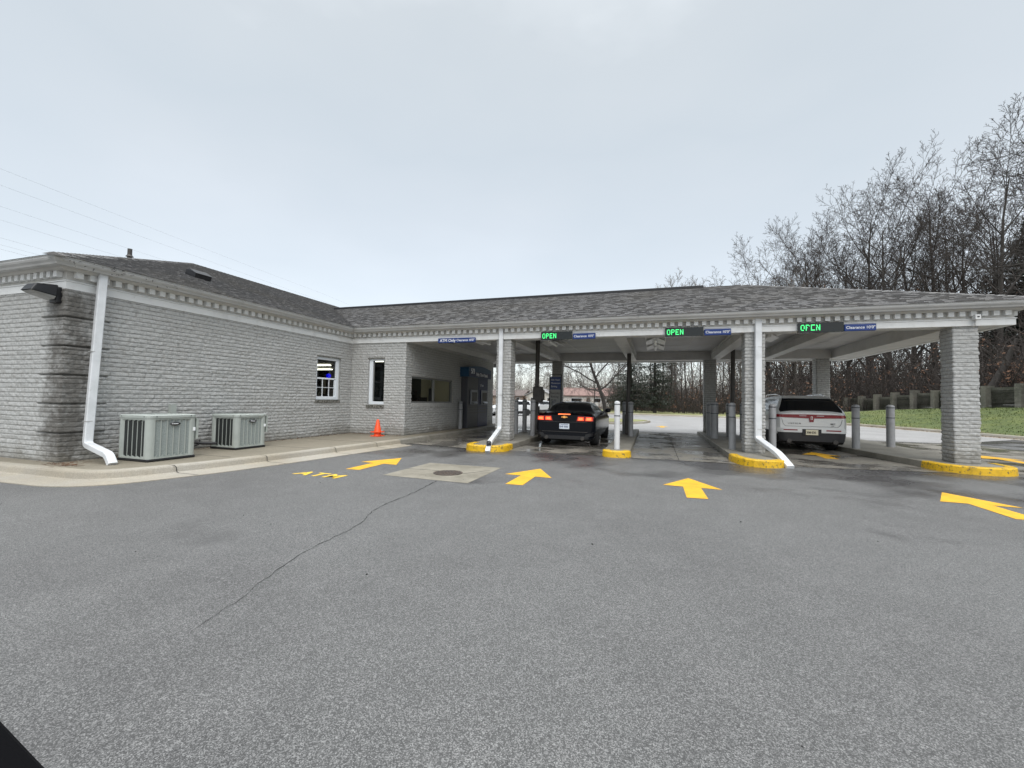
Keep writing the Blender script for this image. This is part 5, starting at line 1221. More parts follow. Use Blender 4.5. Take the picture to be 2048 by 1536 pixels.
for s_ in (-1, 1):
    Q = lambda a, b, c_, d: [(s_ * a[0], a[1]), (s_ * b[0], b[1]), (s_ * c_[0], c_[1]), (s_ * d[0], d[1])]
    tl = patch("tail_lamp", Q((.36, .765), (.885, .775), (.885, .905), (.42, .925)), cf, .012, M_lampdk, cm)
    for (a, b) in ((.41, .60), (.65, .85)):
        patch("lamp_lobe", Q((a, .785), (b, .79), (b - .005, .89), (a + .012, .892)), cf, .019, M_brake, tl, nx=6)
        patch("lamp_core", Q((a + .025, .80), (b - .03, .803), (b - .035, .872), (a + .035, .874)), cf, .023, M_brakehot, tl, nx=4)
    patch("bumper_vent", Q((.62, .30), (.86, .33), (.86, .42), (.66, .39)), cf, .008, M_black, cm)
    mb = MB(); mb.lathe([(.045, -.05), (.055, -.05), (.055, .08), (.045, .08), (.045, -.045)], c=(s_ * .56, -.0, .255), sides=18, axis='y'); mb.build("exhaust", M_dkmetal, cm)
    mb = MB(); mb.lathe([(.001, -.115), (.05, -.11), (.085, -.05), (.095, .02), (.08, .08), (.001, .10)], c=(0, 0, 0), sides=16, axis='x')
    mb.v = [(s_ * (1.03 + p[0] * s_ * .95), 2.9 + p[1] * .8, 1.06 + p[2] * .85) for p in mb.v]; mr = mb.build("wing_mirror", M_cblack, cm)
    mb = MB(); mb.box(s_ * .86 if s_ > 0 else -.98, s_ * .86 if s_ < 0 else .98, 2.86, 2.94, .985, 1.02); mb.build("mirror_arm", M_cblack, mr)
    for y in (.95, 3.82): wheel(cm, s_ * .80, y, .345, s_, .26)
patch("diffuser", [(-.80, .22), (.80, .22), (.70, .33), (-.70, .33)], cf, .006, M_black, cm)
patch("bumper_crease", [(-.86, .44), (.86, .44), (.86, .452), (-.86, .452)], cf, .007, M_dkmetal, cm, nz=1)
patch("trunk_seam", [(-.84, .735), (.84, .735), (.84, .742), (-.84, .742)], cf, .004, M_dkmetal, cm, nz=1)
mb = MB(); mb.add([(-.84, .0, .955), (.84, .0, .955), (.87, .20, .985), (-.87, .20, .985), (-.83, -.055, 1.015), (.83, -.055, 1.015), (.86, .12, 1.01), (-.86, .12, 1.01)], [(0, 1, 5, 4), (4, 5, 6, 7), (2, 3, 7, 6), (0, 4, 7, 3), (1, 2, 6, 5), (0, 3, 2, 1)])
sp_ = mb.build("spoiler", M_cblack, cm, bevel=.012)
mb = MB(); mb.box(-.19, .19, -.036, -.02, .955, .985); mb.build("high_brake_lamp", M_brakehot, cm)
mb = MB(); mb.add([(-.085, 0, .895), (-.03, 0, .895), (-.03, 0, .915), (.03, 0, .915), (.03, 0, .895), (.085, 0, .895), (.10, 0, .868), (.035, 0, .868), (.035, 0, .85), (-.035, 0, .85), (-.035, 0, .868), (-.10, 0, .868)], [tuple(range(12))])
mb.v = [(x, -.026, z - 0.012 + .015) for x, y, z in mb.v]; n0 = list(mb.v); mb.add([(x, -.01, z) for x, y, z in n0], [tuple(range(12))[::-1]]); mb.f += [(i, (i + 1) % 12, 12 + (i + 1) % 12, 12 + i) for i in range(12)]; mb.m += [0] * 12; mb.sm += [False] * 12
mb.build("emblem", M_gold, cm)
mb = MB(); mb.box(-.155, .155, -.018, .0, .525, .685); pl_ = mb.build("licence_plate", M_plate, cm, bevel=.004)
text("ENF 0260", .075, pl_, "plate_lettering", M_ink, face_front(-.142, -.019, .572), depth=.001, bold=.002, hscale=.86)
mb = MB(); mb.box(-.12, .12, -.0195, -.0185, .655, .668); mb.build("plate_line", M_ink, pl_)
mb = MB(); mb.add([(-.01, 1.75, 1.37), (.01, 1.75, 1.37), (.008, 1.90, 1.36), (-.008, 1.90, 1.36), (0, 1.76, 1.43), (0, 1.80, 1.43)], [(0, 1, 4), (2, 3, 5), (0, 4, 5, 3), (1, 2, 5, 4)]); mb.build("roof_aerial", M_black, cm)
mb = MB(); mb.box(-.06, .06, .85, .9, 1.02, 1.05); mb.build("wiper_mount", M_black, cm)

# silver crossover -------------------------------------------------------
def crossover(root, paint, detailed=True):
    L_ = 5.1
    w2 = ([.18, .28, .5, .8, 1.05, 1.2, 1.3, 1.5, 1.66], [.76, .86, .905, .92, .905, .86, .80, .70, .58])
    z2 = ([0, .03, .10, .30, .52, .9, 1.8, 2.8, 3.5, 4.0, 4.7, 5.0, 5.1], [1.12, 1.16, 1.21, 1.43, 1.60, 1.645, 1.66, 1.62, 1.30, 1.10, 1.00, .90, .80])
    b2 = ([0, .2, 4.3, 5.1], [.30, .22, .22, .30])
    def reg(c, top):
        x, y, z = c
        if not top and z < .50 and y < 4.95: return 'lower_trim'
        if top and .07 < y < .53: return 'rear_window'
        if top and 2.95 < y < 3.9: return 'windshield'
        if (not top) and 1.17 < z < 1.53 and .62 < y < 3.5: return 'side_window|' + ('r' if x > 0 else 'l')
        return 'body'
    sh = car_shell(root, L_, w2, z2, b2, None, paint, M_cglass, 1.1, reg)
    def f2(x, z):
        w_ = cr_interp(*w2, z); k = abs(x) / w_
        e = 0.0 if k < .86 else .2 * (1 - math.sqrt(max(0, (1 - min(k, 1)) / .14)))
        return e
    return sh, f2, w2
mk = thing("silver_crossover", (4.36, 14.75, 0.006), "silver crossover with full-width red tail lamp, in the right-hand lane", "car")
sh, f2, w2 = crossover(mk, M_silver)
patch("rear_bumper_cover", [(-.80, .30), (.80, .30), (.86, .55), (-.86, .55)], f2, .028, M_black, mk, nx=16)
patch("bumper_ledge", [(-.88, .56), (.88, .56), (.88, .68), (-.88, .68)], f2, .034, M_silver, mk, nx=16)
rb = patch("bumper_reflector", [(-.72, .61), (-.36, .61), (-.36, .645), (-.72, .645)], f2, .042, M_lampred, mk)
rb = patch("bumper_reflector", [(.36, .61), (.72, .61), (.72, .645), (.36, .645)], f2, .042, M_lampred, mk)
patch("tail_lamp_bar", [(-.90, .995), (0, .97), (0, 1.088), (-.90, 1.08)], f2, .016, M_lampred, mk, nx=14)
patch("tail_lamp_bar", [(0, .97), (.90, .995), (.90, 1.08), (0, 1.088)], f2, .016, M_lampred, mk, nx=14)
for s_ in (-1, 1):
    a, b = sorted((s_ * .13, s_ * .31))
    patch("reversing_lamp", [(a, 1.035), (b, 1.035), (b, 1.06), (a, 1.06)], f2, .020, pm("clear_lens", (.50, .36, .38), .2), mk, nx=4)
ce = patch("centre_emblem", [(-.048, .865), (.048, .865), (.085, 1.088), (-.085, 1.088)], f2, .022, M_lampred, mk, nx=4)
mb = MB(); mb.box(-.022, .022, -.032, -.027, .94, 1.03); mb.build("emblem_star", M_chrome, ce)
mb = MB(); mb.box(-.012, .012, -.0335, -.0325, .95, 1.02); mb.build("emblem_inset", M_lampred, ce)
# hatch outline seam
mb = MB(); seam = [(-.76, .95), (-.72, .80), (-.66, .735), (.66, .735), (.72, .80), (.76, .95)]
mb.tube([(x, f2(x, z) - .003, z) for x, z in [(seam[i][0] + (seam[i + 1][0] - seam[i][0]) * t / 6, seam[i][1] + (seam[i + 1][1] - seam[i][1]) * t / 6) for i in range(5) for t in range(6)] + [seam[-1]]], .005, 5); mb.build("hatch_seam", M_black, mk)
text("L I N C O L N", .055, mk, "lettering", M_dkmetal, face_front(-.60, -.006, .80), depth=.002, bold=.0012)
text("MKT", .06, mk, "lettering", M_dkmetal, face_front(.47, -.006, .80), depth=.002, bold=.001)
text("AWD", .03, mk, "lettering", M_dkmetal, face_front(.49, -.006, .755), depth=.002)
mb = MB(); mb.box(-.24, .24, -.045, -.02, .475, .66); mb.build("plate_recess", M_black, mk, bevel=.01)
mb = MB(); mb.box(-.155, .155, -.056, -.046, .49, .645); pl_ = mb.build("licence_plate", M_plateY, mk, bevel=.004)
text("308·E30", .085, pl_, "plate_lettering", M_ink2, face_front(-.14, -.057, .535), depth=.001, bold=.0025, hscale=.86)
for s_ in (-1, 1):
    mb = MB(); mb.lathe([(.05, -.06), (.065, -.06), (.065, .06), (.05, .06), (.05, -.05)], c=(s_ * .58, -.0, .30), sides=18, axis='y'); mb.build("exhaust", M_dkmetal, mk)
    mb = MB(); mb.lathe([(.001, -.115), (.05, -.11), (.085, -.05), (.095, .02), (.08, .08), (.001, .10)], sides=16, axis='x'); mb.v = [(s_ * (1.03 + p[0] * s_), 3.35 + p[1] * .8, 1.17 + p[2]) for p in mb.v]; mb.build("wing_mirror", M_silver, mk)
    for y in (1.02, 4.02): wheel(mk, s_ * .79, y, .37, s_, .24)
    mb = MB(); mb.tube([(s_ * .60, .9, 1.655), (s_ * .62, 1.2, 1.69), (s_ * .62, 2.4, 1.69), (s_ * .58, 2.7, 1.65)], .016, 6); mb.build("roof_rail", M_chrome, mk)
mb = MB(); mb.add([(-.62, .40, 1.555), (.62, .40, 1.555), (.64, .62, 1.63), (-.64, .62, 1.63), (-.60, .36, 1.585), (.60, .36, 1.585)], [(0, 1, 5, 4), (4, 5, 2, 3), (0, 4, 3), (1, 2, 5), (0, 3, 2, 1)]); mb.build("roof_spoiler", M_silver, mk, bevel=.008)
mb = MB(); mb.add([(-.015, .95, 1.645), (.015, .95, 1.645), (.01, 1.12, 1.65), (-.01, 1.12, 1.65), (0, 1.0, 1.72), (0, 1.06, 1.72)], [(0, 1, 4), (2, 3, 5), (0, 4, 5, 3), (1, 2, 5, 4)]); mb.build("roof_aerial", M_black, mk)

# cars out beyond the canopy ----------------------------------------------
def far_car(x, y, rz, paint, label):
    t = thing("parked_car", (x, y, 0.005), label, "car", rz=rz); t.scale = (.86, .86, .80)
    sh_, f_, w_ = crossover(t, paint)
    for s_ in (-1, 1):
        mb = MB(); mb.box(min(s_ * .42, s_ * .78), max(s_ * .42, s_ * .78), 4.93, 5.08, .70, .84); mb.build("headlight", M_chrome, t, bevel=.03)
        for y_2 in (1.02, 4.02): wheel(t, s_ * .80, y_2, .37, s_, .24)
    mb = MB(); mb.box(-.38, .38, 5.05, 5.13, .48, .82); mb.box(-.7, .7, 5.0, 5.10, .30, .44); mb.build("grille", M_black, t, bevel=.02)
    return t
far_car(-10.6, 36.8, R(150), M_whitec, "white car beyond the left pillar, partly behind bollards")
far_car(-11.0, 44.5, R(170), M_whitec, "white car seen just left of the black car's rear window")

# ------------------------------------------------------------------ the car the picture is taken from: only its black mirror shows
dm = thing("car_door", (-1.05, -0.1, 0), "black car door mirror housing in the near corner", "car door")
mb = MB(); mb.box(-0.06, 0.02, -0.9, 0.22, 0.35, 0.92); mb.build("door_panel", M_cblack, dm, bevel=0.03)
A_ = Vector((-0.893, 0.375, 0.904)) - dm.location; B_ = Vector((-0.831, 0.398, 0.837)) - dm.location; e_ = (B_ - A_).normalized(); v_ = ((A_ + B_) / 2 + dm.location - Vector((0, 0, HC))).normalized(); v_ = (v_ - e_ * v_.dot(e_)).normalized(); n_ = e_.cross(v_)
if n_.x > 0: n_ = -n_
Mm = Matrix((( e_.x, n_.x, v_.x, 0), (e_.y, n_.y, v_.y, 0), (e_.z, n_.z, v_.z, 0), (0, 0, 0, 1))); Mm.translation = (A_ + B_) / 2 + n_ * 0.10
mb = MB(); mb.box(-0.17, 0.15, -0.10, 0.10, -0.06, 0.06, M=Mm); mb.build("wing_mirror", pm("matt_black_plastic", (0.004, 0.004, 0.005), 0.9, spec=0.1), dm, bevel=0.045, bseg=5)
mb = MB(); mb.tube([(0, 0.15, 0.78), Mm.translation + n_ * 0.03], 0.03, 10); mb.build("mirror_arm", M_black, dm)

# ------------------------------------------------------------------ trees
def grow(mbt, mbc, p, d, length, r, lv, P_, rr):
    nseg = P_['seg'][lv]; pts = [p.copy()]; rad = [r]; dirs = [d.copy()]
    for i in range(nseg):
        j = P_['jit'][lv]; d = (d + Vector((rr.gauss(0, j), rr.gauss(0, j), rr.gauss(0, j) + P_['up'][lv]))).normalized()
        p = p + d * (length / nseg); pts.append(p.copy()); dirs.append(d.copy()); rad.append(max(P_['rmin'], r * (1 - (i + 1) / nseg * P_['tap'][lv])))
    (mbt if lv <= P_['tl'] else mbc).tube(pts, rad, P_['sides'][lv], cap=False)
    if lv >= P_['levels']: return
    n = P_['n'][lv]; st = P_['start'][lv]; ang0 = rr.random() * 6.28
    for k in range(n):
        t = st + (1 - st) * ((k + rr.random()) / n); f = t * nseg; i = min(int(f), nseg - 1); f -= i
        q = pts[i].lerp(pts[i + 1], f); dd = dirs[i + 1]; a = R(P_['ang'][lv] + rr.gauss(0, 9)); az = ang0 + k * 2.4 + rr.gauss(0, .3)
        u = dd.orthogonal().normalized(); v = dd.cross(u); nd = (dd * math.cos(a) + (u * math.cos(az) + v * math.sin(az)) * math.sin(a)).normalized()
        ln = length * P_['len'][lv] * (1 - P_['fall'][lv] * (t - st) / (1 - st + 1e-6)) * rr.uniform(.75, 1.2)
        grow(mbt, mbc, q, nd, ln, max(P_['rmin'], (rad[i] + (rad[i + 1] - rad[i]) * f) * P_['rr'][lv]), lv + 1, P_, rr)
TALL = dict(levels=4, tl=1, seg=[12, 7, 5, 4, 3], jit=[.03, .045, .055, .06, .07], up=[.02, .08, .07, .05, .04], tap=[.85, .85, .85, .8, .7], sides=[7, 5, 4, 3, 3], n=[14, 9, 5, 4], start=[.22, .22, .2, .15], ang=[36, 38, 40, 42], len=[.46, .46, .46, .5], fall=[.5, .5, .5, .4], rr=[.60, .52, .55, .6], rmin=.0145)
FORK = dict(TALL, n=[9, 10, 6, 4], start=[.22, .25, .2, .15], ang=[30, 38, 42, 45], len=[.68, .40, .45, .5], fall=[.45, .5, .5, .4], rr=[.62, .5, .55, .6], jit=[.04, .045, .055, .06, .07])
SPREAD = dict(TALL, n=[10, 9, 8, 5], start=[.25, .2, .15, .15], ang=[62, 45, 45, 48], len=[.75, .5, .5, .5], fall=[.35, .4, .4, .4], rr=[.55, .5, .55, .6], jit=[.08, .12, .14, .15, .16], up=[.01, .04, .04, .03, .02])
ROUND = dict(TALL, n=[14, 10, 6, 4], start=[.13, .2, .2, .15], ang=[46, 42, 42, 44], len=[.56, .48, .46, .5], up=[.01, .07, .06, .05, .04])
THIN = dict(TALL, levels=3, n=[18, 7, 6], start=[.2, .2, .15], ang=[32, 36, 40], len=[.30, .5, .5], fall=[.5, .5, .4], rr=[.4, .5, .6], rmin=.016)
def proto(P_, h, r, seed, bark, twig, leaves=0):
    rr = random.Random(seed); a, b = MB(), MB()
    grow(a, b, Vector((0, 0, -.4)), Vector((0, 0, 1)), h, r, 0, P_, rr)
    if leaves:
        vs = list(b.v); 
        for k in range(leaves):
            q = vs[rr.randrange(len(vs))]
            if q[2] > h * .62: continue
            s_ = rr.uniform(.07, .15); m_ = Vector((rr.gauss(0, 1), rr.gauss(0, 1), rr.gauss(0, 1))).normalized() * s_; o_ = m_.orthogonal().normalized() * s_ * .7
            c_ = Vector(q); b.add([c_ - m_, c_ + o_, c_ + m_ * .6, c_ - o_], [(0, 1, 2, 3)], 1)
    root = bpy.data.objects.new("bare_tree", None); COL.objects.link(root)
    a.build("trunk", bark, root); b.build("crown", [twig, M_leafbrown], root)
    return root
def plant(root, used, x, y, z, h, h0, label, cat, group, rz):
    o = root if not used else copy_tree(root)
    o.location = (x, y, z); s_ = h / h0; o.scale = (s_, s_, s_); o.rotation_euler = (0, 0, rz); o.empty_display_size = .3
    tag(o, label, cat, group); return o
H0 = 26.0
protos = [proto(ROUND, H0 * .95, .34, 21, M_bark, M_twig), proto(FORK, H0 * .80, .34, 22, M_bark, M_twig), proto(dict(FORK, ang=[40, 40, 42, 45]), H0 * .88, .30, 23, M_bark, M_twig, 900), proto(ROUND, H0 * .88, .30, 24, M_bark, M_twig, 260)]
used = set()
def zbank(x, y):
    if y < 14: return 0
    x0, zw = wall_at(min(max(y, 14), 63))
    if y > 63: x0 = 18.8 - (y - 63) * 0.3; zw = .2
    t = (x - x0) / 90
    return zw + .1 + 5.5 * max(0, t) ** .8 if t > 0 else 0.05
big = [(17.2, 81.0, 21, 3), (21.0, 79.0, 25, 3), (20.3, 88.9, 29, 2), (20.5, 74.3, 24, 1), (25.1, 84.2, 28, 0), (23.5, 71.1, 26, 3), (28.4, 79.0, 28, 1), (26.3, 67.7, 27, 0), (31.8, 75.9, 29, 3), (26.6, 61.5, 26, 2), (29.9, 64.7, 28, 1),
       (30.4, 61.7, 27.5, 0), (37.8, 73.7, 31, 3), (31.2, 58.8, 26, 1), (31.6, 54.5, 26, 0), (39.3, 67.9, 29, 1), (36.8, 58.7, 26, 2), (46.4, 74.4, 31, 0)]
wher = ["leftmost of the row, low round crown", "second of the row, low round crown", "third of the row, brown leaves low down", "fourth from the left", "fifth from the left", "sixth from the left, round crowned", "seventh from the left, wide forked",
        "eighth from the left", "ninth from the left, round crowned", "tenth from the left, brown leafed", "eleventh from the left, thick and forked", "twelfth from the left, straight", "thirteenth from the left, tallest of the row",
        "fourteenth from the left, forked", "slender, just right of the right pillar", "forked, behind the dark conifer", "leafy-twigged, in front of the dark conifer", "farthest right, behind the conifers"]
for i, (x, y, h, k) in enumerate(big):
    plant(protos[k], k in used, x, y, zbank(x, y) - .2, h * (1.0 if 2 <= i <= 9 else .92), H0, "tall bare tree behind the wall, " + wher[i], "tree", "tall bare trees behind the block wall", (i * 1.7) % 6.28); used.add(k)
nearp = proto(dict(SPREAD, n=[12, 9, 7, 5], rmin=.013), 17.0, .30, 31, M_bark, M_bark)
plant(nearp, False, 32.0, 38.6, 1.9, 18.3, 17.0, "nearest bare tree, its long limbs reaching in from the right edge", "tree", None, 3.4)
oldp = proto(dict(SPREAD, n=[10, 9, 7, 5], rmin=.012, len=[.85, .5, .5, .5]), 10.0, .27, 35, M_bark, M_twig)
plant(oldp, False, -4.6, 43.8, 0.05, 8.8, 10.0, "crooked spreading tree beyond the black car", "tree", None, 0.6)
thinp = [proto(THIN, 22.0, .17, 41, M_bark2, M_twig2), proto(THIN, 22.0, .15, 42, M_bark2, M_twig2), proto(THIN, 22.0, .16, 43, M_bark, M_twig)]
usedt = set()
thin = [(1.5, 89.0, 23), (3.9, 94.1, 26), (5.7, 88.3, 23), (9.0, 97.9, 26), (11.4, 92.3, 23), (14.8, 97.7, 24), (-0.9, 96.7, 20), (15.9, 89.6, 21)]
ORD = ['first', 'second', 'third', 'fourth', 'fifth', 'sixth', 'seventh', 'eighth', 'ninth', 'tenth', 'eleventh', 'twelfth', 'thirteenth']
TI = sorted(range(8), key=lambda i: thin[i][0] / thin[i][1])
for i, (x, y, h) in enumerate(thin):
    k = i % 3; plant(thinp[k], k in usedt, x, y, -.1, h, 22.0, "slender pale bare tree showing above the canopy ridge, %s from the left" % ORD[TI.index(i)], "tree", "slender trees above the canopy ridge", i * 2.1); usedt.add(k)
mid = [(-8.6, 64.4, 12), (-4.8, 59.6, 13), (2.4, 64.0, 15), (3.4, 59.1, 13), (5.2, 67.1, 16), (6.8, 61.3, 13), (9.0, 66.2, 15), (10.6, 62.7, 15), (13.0, 69.7, 17), (14.6, 66.1, 17), (15.5, 62.2, 16), (18.0, 67.1, 18), (20.3, 63.7, 17)]
MI = sorted(range(13), key=lambda i: mid[i][0] / mid[i][1])
for i, (x, y, h) in enumerate(mid):
    k = (i + 2) % 3; plant(thinp[k], True, x, y, -.1, h, 22.0, "small bare tree in the thicket beyond the exit lane, %s from the left" % ORD[MI.index(i)], "tree", "small trees in the far thicket", i * 1.3)
far = [(-44.4, 122.3, 11), (-37.4, 112.0, 11), (-37.1, 119.5, 12), (-33.7, 125.3, 10), (-33.1, 124.0, 11), (-29.5, 122.8, 12), (-28.6, 127.6, 12), (-23.8, 122.8, 13), (-20.4, 123.7, 14), (-18.7, 126.6, 13), (-14.2, 121.7, 14), (-11.5, 126.9, 13), (-42.9, 116.3, 10), (-23.4, 118.3, 11), (-40, 118, 12), (-35.5, 126, 12), (-31.2, 129, 12), (-26, 125, 12)]
for i, (x, y, h) in enumerate(far):
    k = i % 2; plant(thinp[k], True, x, y, -.1, h, 22.0, "far pale bare tree standing behind the houses", "tree", "far trees behind the houses", i * 1.9)

def spruce(x, y, z, h, w_, label, seed, dens=1.0, base=.05):
    rr = random.Random(seed); t = thing("spruce_tree", (x, y, z), label, "tree")
    a, b = MB(), MB(); a.tube([(0, 0, 0), (0, 0, h * .5), (0, 0, h)], [.22, .12, .02], 7); zz = h * base + .3
    while zz < h * .985:
        rad = w_ * (1 - zz / h) ** .85 * rr.uniform(.8, 1.1); nb = int(7 + 5 * (1 - zz / h))
        for k in range(nb):
            az = rr.random() * 6.28; L_ = rad * rr.uniform(.65, 1.1); ca, sa = math.cos(az), math.sin(az); droop = rr.uniform(.12, .35)
            P0 = Vector((0, 0, zz)); n_ = max(3, int(L_ / .32)); pr = P0
            for j in range(1, n_ + 1):
                s_ = j / n_; q = Vector((ca * L_ * s_, sa * L_ * s_, zz + L_ * (.12 * s_ - droop * s_ * s_ + .12 * s_ ** 4)))
                if j % 2 == 0: a.tube([pr, q], .018, 3, cap=False)
                for m_ in range(int(5 * dens)):
                    fx = q + Vector((rr.gauss(0, .10), rr.gauss(0, .10), rr.gauss(0, .05))); dv = Vector((rr.gauss(0, 1), rr.gauss(0, 1), -abs(rr.gauss(0, .8)))).normalized() * rr.uniform(.14, .32) * max(1, h / 12)
                    ov = dv.cross(Vector((0, 0, 1)) + Vector((rr.gauss(0, .5), rr.gauss(0, .5), 0))).normalized() * rr.uniform(.02, .045) * max(1, h / 9)
                    b.add([fx - ov, fx + ov, fx + dv], [(0, 1, 2)])
                pr = q
        zz += rr.uniform(.20, .34) * max(.5, h / 14)
    a.build("trunk", M_bark, t); b.build("crown", M_needle, t)
spruce(0.0, 52.7, 0, 11.5, 3.0, "dark spruce standing right of the narrow island's pole", 61)
spruce(-2.8, 55.0, 0, 10.5, 3.4, "dark spruce seen behind the narrow island's pole", 62)
spruce(40.6, 64.0, 2.6, 23, 6.0, "tall dark conifer at the right edge", 63, 1.6)
spruce(42.0, 74.0, 2.4, 17, 6.5, "wide dark conifer left of the tallest one", 64, 1.4)
spruce(2.4, 70.3, 0, 9.5, 2.6, "small far spruce in the gap beside the rear pillar", 65)
spruce(47.6, 79.0, 3.0, 16, 6.0, "dark conifer low behind the two at the right edge", 66, 1.3)

# undergrowth: nobody could count the stems
def thicket(name, n, region, hlo, hhi, mats, seed, leaves=0.0, r=.02, lean=.25):
    rr = random.Random(seed); mb = MB()
    for k in range(n):
        x, y, z = region(rr); h = rr.uniform(hlo, hhi) * (rr.random() ** .5); p = Vector((x, y, z)); d = Vector((rr.gauss(0, lean), rr.gauss(0, lean), 1)).normalized(); pts = [p.copy()]
        for j in range(4):
            d = (d + Vector((rr.gauss(0, .18), rr.gauss(0, .18), rr.gauss(0, .08)))).normalized(); p = p + d * h / 4; pts.append(p.copy())
        mb.tube(pts, [r, r * .8, r * .65, r * .5, r * .3], 3, cap=False)
        for j in range(5):
            q = pts[1 + j % 4]; dd = Vector((rr.gauss(0, 1), rr.gauss(0, 1), rr.gauss(.5, .6))).normalized(); l_ = h * rr.uniform(.12, .32)
            m_ = q + dd * l_ * .5; e_ = q + (dd + Vector((rr.gauss(0, .3), rr.gauss(0, .3), rr.gauss(0.1, .3)))).normalized() * l_
            mb.tube([q, m_, e_], [r * .55, r * .45, r * .3], 3, cap=False)
            if rr.random() < leaves:
                for i in range(4):
                    c_ = q.lerp(e_, rr.random()) + Vector((rr.gauss(0, .12), rr.gauss(0, .12), rr.gauss(0, .12))); s_ = rr.uniform(.07, .14); a1 = Vector((rr.gauss(0, 1), rr.gauss(0, 1), rr.gauss(0, 1))).normalized() * s_; a2 = a1.orthogonal().normalized() * s_ * .7
                    mb.add([c_ - a1, c_ + a2, c_ + a1, c_ - a2], [(0, 1, 2, 3)], 1)
    return tag(mb.build(name, mats), kind='stuff')
def reg_bank(rr):
    y = rr.uniform(24, 72); x0, zw = wall_at(min(y, 63)); x = x0 + .8 + rr.random() ** 1.3 * 24; return x, y, zbank(x, y)
thicket("undergrowth", 3400, reg_bank, 3.0, 9.0, [M_twig, M_leafbrown], 71, .07, .035)
def reg_exit(rr):
    x = rr.uniform(-6, 22); y = 53 + rr.random() * 22 + (0 if x > 2 else 4); return x, y, 0
thicket("undergrowth", 2400, reg_exit, 2.5, 8.0, [M_twig, M_leafbrown], 72, .08, .034)
def reg_far(rr): return rr.uniform(-60, 20), 112 + rr.random() * 30, 0
thicket("far_woods", 2200, reg_far, 5, 11, [M_twig2, M_leafbrown], 73, .03, .05, .15)
def reg_deep(rr): return rr.uniform(16, 95), rr.uniform(76, 125), 3.0
thicket("far_woods", 1900, reg_deep, 8, 17, [M_twig, M_leafbrown], 74, .03, .07, .15)
def reg_left(rr): return rr.uniform(-26, -9), rr.uniform(56, 92), 0
thicket("brush", 260, reg_left, 1.2, 3.5, [M_twig2, M_leafbrown], 75, .1, .03)

# leafy brown shrubs at the wall's right end
def shrub(x, y, z, r, h, label, seed, n=2200):
    rr = random.Random(seed); t = thing("brown_shrub", (x, y, z), label, "shrub", "brown-leaved shrubs behind the wall"); a, b = MB(), MB()
    for k in range(60):
        az = rr.random() * 6.28; e_ = Vector((math.cos(az) * r * rr.random(), math.sin(az) * r * rr.random(), h * rr.uniform(.5, 1.0))); a.tube([(0, 0, 0), e_ * .5 + Vector((0, 0, .3)), e_], [.03, .02, .01], 3, cap=False)
    for k in range(n):
        u = rr.random() ** .4; az = rr.random() * 6.28; el = math.asin(rr.random()); c_ = Vector((math.cos(az) * math.cos(el) * r * u, math.sin(az) * math.cos(el) * r * u, h * (.15 + .85 * math.sin(el) * u)))
        c_ += Vector((0, 0, .25 * math.sin(c_.x * 3 + c_.y * 2))); s_ = rr.uniform(.06, .14); a1 = Vector((rr.gauss(0, 1), rr.gauss(0, 1), rr.gauss(0, .5))).normalized() * s_; a2 = a1.orthogonal().normalized() * s_ * .6
        b.add([c_ - a1, c_ + a2, c_ + a1, c_ - a2], [(0, 1, 2, 3)])
    a.build("stems", M_bark, t); b.build("foliage", M_leafbrown, t)
shrub(26.5, 37.5, 1.5, 3.2, 4.6, "brown-leaved shrub right of the right pillar", 81, 3600)
shrub(27.8, 34.0, 1.6, 3.0, 4.0, "brown-leaved shrub nearest the right edge", 82, 3200)
shrub(26.5, 42.5, 1.4, 2.6, 3.6, "brown-leaved shrub partly behind the right pillar", 83, 2600)

# fallen leaning trunk on the wall
mb = MB(); mb.tube([(22.6, 41.0, 0.9), (23.2, 40.9, 2.4), (24.4, 41.2, 4.6), (25.2, 41.5, 6.5)], [.34, .28, .2, .12], 9); t = mb.build("tree_stump", M_bark); tag(t, "leaning dark trunk against the block wall right of the pillar", "tree trunk")

